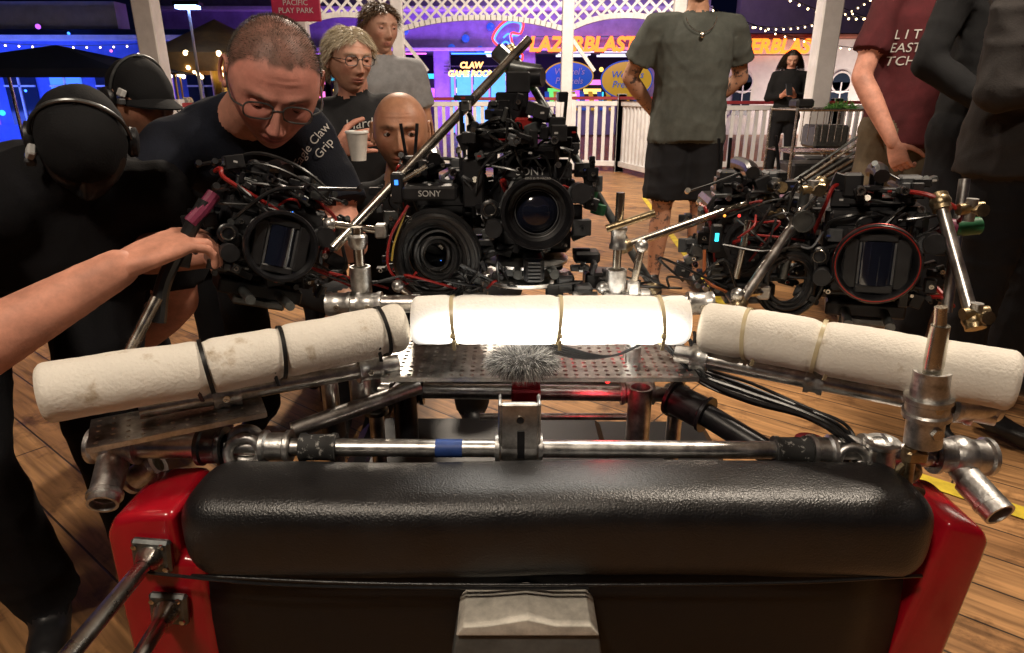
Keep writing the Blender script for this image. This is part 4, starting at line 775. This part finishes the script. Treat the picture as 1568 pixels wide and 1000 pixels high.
# ---------------------------------------------------------------- gazebo
gz=empty('gazebo'); k=M()
posts=[(-3.65,7.2),(-2.85,9.7),(-1.66,10.4),(.81,10.4),(2.3,9.9),(3.17,7.2)]
for i,(x,y) in enumerate(posts):
    w=.2 if i in(0,5) else .17
    k.box((x,y,1.5),(w,w,3.0),PAINTW,bev=.012); k.box((x,y,.06),(w+.08,w+.08,.12),PAINTW,bev=.01)
ext=[(-5.5,2.5),(-4.2,-3),(4.2,-3),(5.3,2.5)]  # unseen posts added beside and behind the camera
for x,y in ext: k.box((x,y,1.5),(.2,.2,3.0),PAINTW,bev=.012)
ring=[(-3.65,7.2),(-2.85,9.7),(-1.66,10.4),(.81,10.4),(2.3,9.9),(3.17,7.2),(5.3,2.5),(4.2,-3),(-4.2,-3),(-5.5,2.5)]
for i in range(len(ring)):
    a=V((*ring[i],2.75));b_=V((*ring[(i+1)%len(ring)],2.75)); d=b_-a; k.box((a+b_)/2,(d.length,.12,.22),PAINTW,Matrix.Rotation(math.atan2(d.y,d.x),3,'Z'),.01)
k.obj('posts_and_beams',gz)
k=M()
for (a,b_) in ((1,2),(2,3),(3,4)):
    A=V((*posts[a],0));B=V((*posts[b_],0)); d=B-A; Ln=d.length; d.normalize(); ang=math.atan2(d.y,d.x); R=Matrix.Rotation(ang,3,'Z')
    def arch(s_): u=(s_/Ln-.5)*2; return 2.16-.17*abs(u)**2.2
    ss_=np.linspace(.08,Ln-.08,30)
    for j in range(29):
        s0,s1=ss_[j],ss_[j+1]; z0,z1=arch(s0),arch(s1); mid=A+d*(s0+s1)/2; L2=math.hypot(s1-s0,z1-z0); th=math.atan2(z1-z0,s1-s0); k.box(mid+V((0,0,(z0+z1)/2)),(L2+.01,.06,.07),PAINTW,R@Matrix.Rotation(-th,3,'Y'))
    k.box((A+B)/2+V((0,0,2.6)),(Ln,.07,.07),PAINTW,R)
    for sg,yo in((1,-.011),(-1,.011)):
        c=-3.0
        while c<Ln+3:
            seg=[]
            for q in range(60):
                z=1.9+.7*q/59; s_=c+sg*(z-2.25)
                if .08<s_<Ln-.08 and z>arch(s_)+.02: seg.append((s_,z))
            if len(seg)>3:
                (s0,z0),(s1,z1)=seg[0],seg[-1]; mid=A+d*(s0+s1)/2; k.box(mid+V((0,0,(z0+z1)/2))+V((-d.y,d.x,0))*yo,(math.hypot(s1-s0,z1-z0),.018,.035),PAINTW,R@Matrix.Rotation(-math.atan2(z1-z0,s1-s0),3,'Y'))
            c+=.17
for (x,y,sx) in((-1.66,10.4,1),(-1.66,10.4,-1),(.81,10.4,1)):
    k.box((x+sx*.22,y+.0,1.68),(.62,.06,.05),PAINTW,Matrix.Rotation(sx*.9,3,'Y'))
k.obj('lattice_valance',gz)
k=M(); RF=mat('roof_boards',(.35,.33,.33),.7,ns=6); apex=V((0,4,4.6)); pr=[V((x*1.06,(y-4)*1.06+4,2.88)) for x,y in ring]  # gazebo top stretched unseen over the camera, added to carry the pendants
for i in range(len(pr)): k.add([pr[i],pr[(i+1)%len(pr)],apex],[(0,1,2)],RF)
k.obj('extended_roof',gz,smooth=False)
MRN=mat('maroon_rail_paint',(.3,.03,.04),.5,ns=6)
def fence(pts,h,name,step=.115):
    e=empty(name); k=M()
    for i in range(len(pts)-1):
        a=V(pts[i]);b_=V(pts[i+1]); d=b_-a; Ln=d.length; R=Matrix.Rotation(math.atan2(d.y,d.x),3,'Z')@Matrix.Rotation(-math.asin(d.z/Ln),3,'Y'); mid=(a+b_)/2
        k.box(mid+V((0,0,h)),(Ln,.13,.045),MRN,R,.006); k.box(mid+V((0,0,h-.075)),(Ln,.07,.07),PAINTW,R,.006); k.box(mid+V((0,0,.12)),(Ln,.07,.08),PAINTW,R,.006)
        n=int(Ln/step)
        for j in range(n+1): p=a+d*(j/n); k.box(p+V((0,0,h/2+.02)),(.05,.035,h-.2),PAINTW,R)
        for p in(a,b_): k.box(p+V((0,0,h/2+.03)),(.13,.13,h+.06),PAINTW,None,.008)
    k.obj('rails',e)
fence([(-1.5,10.4,0),(.72,10.4,0)],1.05,'picket_fence'); fence([(.9,10.4,0),(1.62,10.2,0),(2.0,8.8,0),(2.1,8.6,0)],1.06,'picket_fence'); fence([(-3.6,7.4,0),(-2.9,9.6,0)],1.0,'picket_fence'); fence([(2.4,10.0,0),(4.8,10.2,0),(7.5,10.6,0)],1.0,'picket_fence')
k=M(); k.box((-2.75,9.2,2.2),(.62,.04,.42),mat('red_sign_board',(.3,.015,.04),.5,ns=5,emit=.1,ecol=(.6,.03,.1)),bev=.01); text_face(k,'PACIFIC\nPLAY PARK',.09,(-2.75,9.176,2.16),LBL,ext=.002); k.box((-2.75,9.2,2.5),(.03,.03,.4),PAINTW); k.obj('hanging_sign')
# ---------------------------------------------------------------- arcade building
def em(n,c,s): return mat(n,c,.5,emit=s,ecol=c)
NO=em('neon_orange',(1,.15,.015),3.2); NB=em('neon_blue',(.04,.20,1),3.5); NR=em('neon_red',(1,.04,.02),2.8); NP=em('neon_purple',(.45,.1,1),2.0); NT=em('neon_teal',(.05,.7,.9),1.4); NY=em('neon_yellow',(1,.6,.12),2.2); NG=em('neon_green',(.2,1,.2),.9); NPK=em('neon_pink',(1,.2,.6),1.5)
BUL=em('bulb_warm',(1,.72,.38),9)
ab=empty('arcade_building'); k=M(); WP=mat('stucco_lavender',(.40,.34,.50),.8,ns=3,na=.3,bump=.4,bs=25,dist=.01)
Y0=20
bays=[-10,-7.2,-4.6,-2.0,.45,3.9,5.4]
k.box((-2.3,Y0+.15,4.4),(15.6,.3,4.2),WP); 
for x in bays: k.box((x,Y0+.12,1.15),(.45,.42,2.3),WP,bev=.03)
k.box((-2.3,Y0-.1,2.32),(15.6,.3,.09),PAINTW,bev=.02); k.box((-2.3,Y0-.12,3.35),(15.6,.3,.12),PAINTW,bev=.02)
k.box((-2.3,Y0+4,3),(15.6,.2,6),mat('interior_wall',(.12,.06,.2),.8)); k.box((-2.3,Y0+2,2.35),(15.6,4,.05),mat('ceiling',(.3,.25,.35),.8))
k.obj('walls',ab)
k=M(); rr=random.Random(31)
cols=[NT,NB,NP,NPK,NG,NT,NB,NY]
for i in range(24):
    x=rr.uniform(-9.5,2.6)
    if 0.2<x<.7: continue
    y=Y0+rr.uniform(.9,3); h=rr.uniform(1.3,1.8); k.box((x,y,h/2),(.6,.7,h),BLK2,bev=.03); k.box((x,y-.36,h*.62),(.46,.02,.42),rr.choice(cols)); k.box((x,y-.37,h-.12),(.52,.02,.14),rr.choice(cols)); k.box((x,y-.42,h*.42),(.5,.2,.05),GRYP)
k.obj('arcade_machines',ab)
k=M()
for i in range(26):
    x=rr.uniform(-9,3); z=rr.uniform(.4,2.0); k.sphere((x,Y0+rr.uniform(.3,.8),z),rr.uniform(.03,.07),rr.choice(cols),8,6)
for x in(-8.6,-5.9,-3.3,-.8): k.cyl((x-.9,Y0-.2,2.2),(x+.9,Y0-.2,2.2),.02,rr.choice([NPK,NP,NB]),n=8)
for x,z in((-1.3,2.6),(-1.7,2.35),(-.9,2.3),(-.6,2.9),(-3,2.8),(-3.6,2.5)): k.sphere((x,Y0-.05,z),(.11,.05,.11),mat('balloon_blue',(.02,.08,.5),.3,emit=.4,ecol=(.05,.2,1)),12,8)
for x in (-.3,1.9,3.2,4.6):
    for j in range(3): k.cyl((x-.5,Y0+.7+j*.9,2.28),(x+.5,Y0+.7+j*.9,2.28),.03,em('tube_white',(.8,.75,1),1.6),n=8)
k.obj('neon_tubes_and_lamps',ab)
def neonsign(name,s,x,z,size,m,m2,yaw=0,y=Y0-.28,shear=.15):
    k=M(); text_face(k,s,size,(x,y,z),m,True,.019*size/.4,yaw=yaw,shear=shear); text_face(k,s,size,(x+.015,y+.04,z),m2,False,ext=.01,yaw=yaw,shear=shear); k.box((x,y+.08,z+size*.42),(size*len(s)*.5,.03,.03),GUN); k.box((x,y+.08,z-size*.4),(size*len(s)*.5,.03,.03),GUN)
    for a in(-.3,0,.3): k.box((x+a*size*len(s)*.7,y+.16,z),(.03,.2,.03),GUN)
    k.obj(name)
SR=mat('sign_red_face',(.3,.01,.005),.5,emit=.35,ecol=(1,.03,.005))
neonsign('neon_sign','LAZERBLAST',1.95,2.42,.52,NO,SR); neonsign('neon_sign','LAZERBLAST',7.1,2.36,.50,NO,SR,y=19.6); neonsign('neon_sign','CLAW\nGAME ROOM',-1.15,1.78,.22,NY,SR)
k=M()
for dx,m_,sc in((0,NB,1.1),(.05,NR,1.28)):
    pts=[(.0,0,-.5),(-.15,0,-.1),(-.3,0,.1),(-.15,0,.35),(.1,0,.5),(.35,0,.45),(.3,0,.2),(.1,0,.2),(.15,0,-.05),(.35,0,-.25),(.2,0,-.5),(0,0,-.5)]
    k.tube([(-.15+p[0]*sc,Y0-.3-dx,2.45+p[2]*sc) for p in pts],.03,m_,7,4)
for ox,oz in((-.12,2.6),(-.2,2.4),(-.1,2.25)): k.tube([(ox-.12,Y0-.3,oz),(ox+.02,Y0-.3,oz+.1),(ox+.15,Y0-.3,oz+.02)],.028,NB,6,4)
k.box((-.15,Y0-.1,2.45),(.05,.3,.05),GUN); k.obj('neon_sign')
SB=mat('sign_blue',(.02,.08,.35),.5,emit=.2,ecol=(.04,.25,.9)); SY=mat('sign_yellow',(.6,.42,.02),.5,emit=.24,ecol=(1,.65,.05))
def pretzel(x,z,w,h,m1,m2,t,y):
    k=M(); k.lathe((0,0,0),(0,-1,0),[(0,0),(0,.5),(.04,.5),(.05,.48),(.05,0)],m1,40)
    k.v=[V((x+v.x*w,y+v.y,z+v.z*h)) for v in k.v]; k.tube([(x+w*.5*math.cos(a),y-.03,z+h*.5*math.sin(a)) for a in np.linspace(0,6.283,30)],.025,m2,6,2); text_face(k,t,w*.18,(x,y-.07,z),LBL if m1 is SB else SB,ext=.01,shear=.2); k.box((x,y+.12,z),(.06,.2,.06),GUN); k.obj('shop_sign')
pretzel(1.6,1.60,1.35,.75,SB,SY,"Wetzel's\nPretzels",Y0-.3); pretzel(3.15,1.5,1.4,.95,SY,SB,"Wetzel's\nPretzels",Y0-.8)
k=M(); 
for i in range(12): k.box((1.0+i*.25,Y0-.5,.95),(.125,1.0,.03),SY if i%2 else SB,Matrix.Rotation(.5,3,'X'))
k.box((2.4,Y0-.6,.45),(3.0,.5,.8),mat('counter',(.3,.3,.35),.6)); k.obj('shop_awning')
k=M()
for i in range(4): k.box((-1.9+i*.5,Y0+.3,.9),(.42,.05,1.7),mat('glass_door_glow',(.1,.5,.6),.2,emit=.7,ecol=(.15,.75,.9),ns=6)); k.box((-1.9+i*.5+.24,Y0+.28,.9),(.05,.08,1.8),PAINTW)
k.obj('glass_doors',ab)
wb=empty('white_stucco_building'); k=M(); WS=mat('white_stucco',(.62,.6,.58),.8,ns=3,na=.15,bump=.3,bs=25,dist=.01); DW=mat('window_dark',(.02,.03,.05),.1)
k.box((10.2,20.2,1.3),(9.0,.5,2.6),WS,bev=.02); k.box((10.2,20.1,2.66),(9.2,.8,.12),mat('roof_tile',(.25,.08,.05),.7,ns=10),bev=.03); k.box((10,20.7,3.6),(7,.4,2.0),WS)
for x in(6.6,8.0,9.4,10.8,12.2):
    k.box((x,19.93,1.0),(.5,.06,.9),DW); k.lathe((x,19.96,1.45),(0,-1,0),[(0,0),(0,.25),(.06,.25),(.06,0)],DW,24); k.torus((x,19.92,1.45),(0,1,0),.28,.04,WS,24,6); k.box((x,19.88,1.0),(.03,.03,.9),PAINTW); k.box((x,19.88,.52),(.7,.14,.06),WS); k.box((x,19.88,1.2),(.5,.03,.03),PAINTW)
k.obj('facade',wb)
bb=empty('blue_lit_building'); k=M(); BS=mat('blue_stucco',(.12,.2,.55),.75,ns=3,na=.25); 
k.box((-12,16.3,1.25),(13,.5,2.5),BS,bev=.02); k.box((-10.5,16.6,2.3),(3,.5,1.6),WS); k.box((-15,16.6,2.4),(3.5,.5,1.2),BS); k.box((-12,15.9,2.3),(13,.5,.1),PAINTW)
for i in range(12):
    x=-17.6+i*1.05; k.box((x,16.02,1.1),(.7,.06,1.3),rr.choice([DW,DW,mat('window_glow_blue',(.1,.3,.8),.3,emit=.7,ecol=(.1,.35,1)),mat('window_glow_violet',(.3,.1,.8),.3,emit=.6,ecol=(.4,.15,1))])); k.box((x,15.97,1.1),(.04,.04,1.3),PAINTW); k.box((x,15.97,1.3),(.7,.04,.04),PAINTW)
k.obj('facade',bb)
k=M()
for i in range(40):
    x=rr.uniform(-17,-6.5); k.sphere((x,rr.uniform(13,15.8),rr.uniform(.5,2.5)),rr.uniform(.02,.06),rr.choice([NB,NT,NP,NB,BUL,NPK]),8,6)
k.box((-10.2,14,1.72),(.16,.08,.34),em('blue_flood',(.4,.4,1),12)); k.obj('lamps',bb)
k=M(); TN=mat('tent_dark',(.02,.024,.045),.8,ns=4)
k.add([(-9,10,1.45),(-5.6,10,1.45),(-5.6,12.5,1.45),(-9,12.5,1.45),(-7.2,11.2,1.85)],[(0,1,4),(1,2,4),(2,3,4),(3,0,4)],TN)
for x in(-9,-5.6):
    for y in(10,12.5): k.cyl((x,y,0),(x,y,1.45),.03,STEEL)
k.box((-7.3,10,1.40),(3.4,.03,.12),TN); k.obj('canopy_tent',smooth=False)
k=M(); k.cyl((-5.2,11.6,0),(-5.2,11.6,2.45),.03,PAINTW,.02); k.cyl((-5.2,11.6,0),(-5.2,11.6,.25),.09,PAINTW,.06); k.box((-5.2,11.6,2.48),(.42,.2,.06),BLK2,bev=.01); k.box((-5.2,11.58,2.43),(.34,.16,.05),em('lamp_panel_blue',(.25,.4,1),14)); k.obj('street_lamp')
cr=empty('carousel'); k=M(); cx,cy=-5.6,13.5; GLD=mat('gold',(.6,.4,.1),.3,1)
k.lathe((cx,cy,0),(0,0,1),[(0,0),(0,1.3),(.25,1.3),(.25,0)],RED,32); k.lathe((cx,cy,1.5),(0,0,1),[(0,1.35),(.3,1.4),(.3,1.3),(.9,.1),(.95,0)],mat('carousel_canopy',(.5,.3,.1),.5,ns=6),24); k.cyl((cx,cy,0),(cx,cy,2),.2,GLD)
for i in range(16):
    a=i*.3927; x,y=cx+1.36*math.cos(a),cy+1.36*math.sin(a); k.sphere((x,y,1.78),.05,BUL,8,6); k.sphere((x,y,1.55),.035,BUL,8,6); k.sphere((cx+1.0*math.cos(a),cy+1.0*math.sin(a),1.45),.04,BUL,8,6)
    if i%2: k.cyl((cx+1.1*math.cos(a),cy+1.1*math.sin(a),.25),(cx+1.1*math.cos(a),cy+1.1*math.sin(a),1.5),.02,GLD); k.sphere((cx+1.1*math.cos(a),cy+1.1*math.sin(a),.8),(.12,.12,.16),WHT,10,8); k.sphere((cx+1.1*math.cos(a)+.12,cy+1.1*math.sin(a),.98),(.08,.05,.09),WHT,8,6)
k.obj('carousel_body',cr)
k=M()
for (a,b_,sg) in (((1.5,13,3.6),(10,17,2.2),.6),((2.2,12,2.9),(9.5,18,3.8),.9),((4,11,2.6),(9,15,3.3),.5),((6,16,3.5),(14,16,2.4),.7),((-16,15,3.0),(-6,15,2.3),.5)):
    a=V(a);b_=V(b_); pts=[a.lerp(b_,t)-V((0,0,sg*4*t*(1-t))) for t in np.linspace(0,1,12)]; k.tube(pts,.008,RUB,5,3); n=int((b_-a).length/.28)
    for i in range(n): t=(i+.5)/n; p=a.lerp(b_,t)-V((0,0,sg*4*t*(1-t)+.04)); k.sphere(p,.018,BUL,8,6)
k.obj('string_lights')
ct=empty('equipment_cart'); k=M(); x0,x1,y0,y1=2.45,3.1,5.9,6.5
for z in(.25,.62,.98):
    for y in(y0,y1): k.cyl((x0,y,z),(x1,y,z),.012,STEEL,n=8)
    for x in np.linspace(x0,x1,14): k.cyl((x,y0,z),(x,y1,z),.004,STEEL,n=6)
for x in(x0,x1):
    for y in(y0,y1): k.cyl((x,y,.1),(x,y,1.0),.014,STEEL,n=8); k.lathe((x-.015,y,.06),(1,0,0),[(0,0),(0,.06),(.03,.06),(.03,0)],RUB,16)
for x in np.linspace(x0,x1,12): k.cyl((x,y0,.72),(x,y0,.98),.004,STEEL,n=6)
for i in range(6): k.cyl((x0-.25+i*.05,y0-.1-.05*i,.2+.02*i),(x1+.1,y0-.1-.03*i,.95-.06*i),.012,STEEL if i%2 else GUN,n=8)
k.box((2.6,6.2,1.03),(.16,.2,.08),BLK2,bev=.02); k.box((2.85,6.2,.75),(.3,.3,.2),GUN,bev=.02); k.box((2.7,6.15,.4),(.4,.4,.25),BLK2,bev=.02)
LF=mat('green_leaf',(.06,.2,.04),.6); strands(k,[(V((2.95+rr.uniform(-.1,.1),6.2+rr.uniform(-.1,.1),.98)),V((rr.uniform(-1,1),rr.uniform(-1,1),1)).normalized()) for i in range(220)],.11,.008,[LF,mat('green_leaf_light',(.12,.3,.05),.6)],1.0)
k.obj('cart_frame',ct)
for (x,y,w,h,m_) in ((1.95,5.6,.42,.40,BLK2),(2.35,5.3,.38,.34,mat('case_grey',(.06,.065,.07),.5,ns=12)),(1.98,5.6,.36,.0,BLK2),(3.2,6.9,.5,.5,BLK2)):
    if h==0: continue
    k=M(); k.box((x,y,h/2),(w,.34,h),m_,None,.02); k.box((x,y,h*.68),(w+.012,.352,.02),GUN,None,.004)
    for sx in(-1,1): k.box((x+sx*w*.28,y-.178,h*.68),(.05,.012,.05),STEEL,None,.003); k.box((x+sx*(w/2-.015),y-.165,h/2),(.03,.03,h+.004),GUN,None,.004)
    k.tube([(x-.07,y-.175,h*.4),(x-.06,y-.205,h*.4),(x+.06,y-.205,h*.4),(x+.07,y-.175,h*.4)],.008,RUB,7,3); k.obj('equipment_case')
LG=mat('clear_plastic_pink_lit',(.6,.38,.46),.15,emit=.1,ecol=(1,.5,.7))  # pink light put into the plastic's colour, plus a faint glow
for x,y in((1.45,4.2),(1.70,4.25)):
    k=M(); k.lathe((x,y,.42),(0,0,1),[(0,0),(0,.045),(.02,.055),(.15,.06),(.16,.055),(.17,.03),(.2,.028),(.2,0)],LG,20); k.torus((x,y,.62),(0,1,0),.03,.004,STEEL,16,6); k.obj('lantern')
k=M(); k.box((1.58,4.25,.40),(.6,.35,.03),BLK2,bev=.004)
for x in(1.32,1.84):
    for y in(4.12,4.38): k.cyl((x,y,0),(x,y,.39),.012,GUN)
k.obj('side_table')
# ---------------------------------------------------------------- lights
def area(n,loc,tgt,P,sz,c,sy=None):
    l=bpy.data.lights.new(n,'AREA'); l.energy=P; l.size=sz; l.color=c
    if sy: l.shape='RECTANGLE'; l.size_y=sy
    o=bpy.data.objects.new(n,l); scene.collection.objects.link(o); o.location=loc; o.rotation_euler=(V(tgt)-V(loc)).to_track_quat('-Z','Y').to_euler(); return o
def lampfix(x,y,z):
    k=M(); k.cyl((x,y,z+.06),(x,y,z+1.0),.01,BLK2); k.lathe((x,y,z+.02),(0,0,1),[(0,.28),(.05,.27),(.14,.08),(.16,0)],BLK2,28); k.lathe((x,y,z+.03),(0,0,-1),[(0,.26),(.005,.25),(.01,0)],em('lamp_diffuser',(1,.85,.68),6),28); k.obj('added_pendant_lamp')
for x,y,P,tx,ty,tz in ((-.7,-.6,52,-.3,1.8,.9),(1.3,1.6,88,1.2,3.2,0),(-.7,4.6,110,-.5,4.0,0),(1.0,7.0,240,.6,10,.6)):  # unseen pendants added overhead; first is a front key, last lights the lattice
    lampfix(x,y,3.0); area('added_pendant_light',(x,y,2.97),(tx,ty,tz),P,.3,(1,.85,.68))
area('arcade_wash',(-2,18.2,.4),(-2,20,3.2),230,4,(.35,.12,1),1); area('arcade_wash',(1.8,17.2,3.8),(2.0,20.2,1.8),110,4,(.6,.35,1),1)
area('blue_wash',(-12,14.2,.3),(-12,16.3,2),230,6,(.08,.15,1),1); area('white_wash',(9.5,18.3,.3),(9.5,20.2,1.8),160,5,(1,.8,.7),1)
pl=bpy.data.lights.new('red_marker_light','POINT'); pl.energy=.14; pl.color=(1,.03,.05); pl.shadow_soft_size=.02; o=bpy.data.objects.new('red_marker_light',pl); scene.collection.objects.link(o); o.location=(.16,1.0,.625)
k=M(); k.sphere((.16,1.0,.65),.005,LEDR); k.obj('red_marker_lamp')
# ---------------------------------------------------------------- world, camera
w=bpy.data.worlds.new('World'); scene.world=w; w.use_nodes=True; nt=w.node_tree; bg=nt.nodes['Background']; sk=nt.nodes.new('ShaderNodeTexSky'); sk.sky_type='NISHITA'; sk.sun_disc=False; sk.sun_elevation=math.radians(-4); sk.sun_rotation=math.radians(200)
mx=nt.nodes.new('ShaderNodeMix'); mx.data_type='RGBA'; mx.blend_type='ADD'; mx.inputs[0].default_value=1; nt.links.new(sk.outputs[0],mx.inputs[6]); mx.inputs[7].default_value=(.015,.022,.09,1); nt.links.new(mx.outputs[2],bg.inputs['Color']); bg.inputs['Strength'].default_value=.08
cd=bpy.data.cameras.new('Camera'); cd.sensor_width=36; cd.lens=36*1000/1568; cd.clip_end=1000; cd.clip_start=.02; co=bpy.data.objects.new('Camera',cd); scene.collection.objects.link(co); co.location=(0,0,1.1); co.rotation_euler=(math.radians(70.5),0,0); scene.camera=co
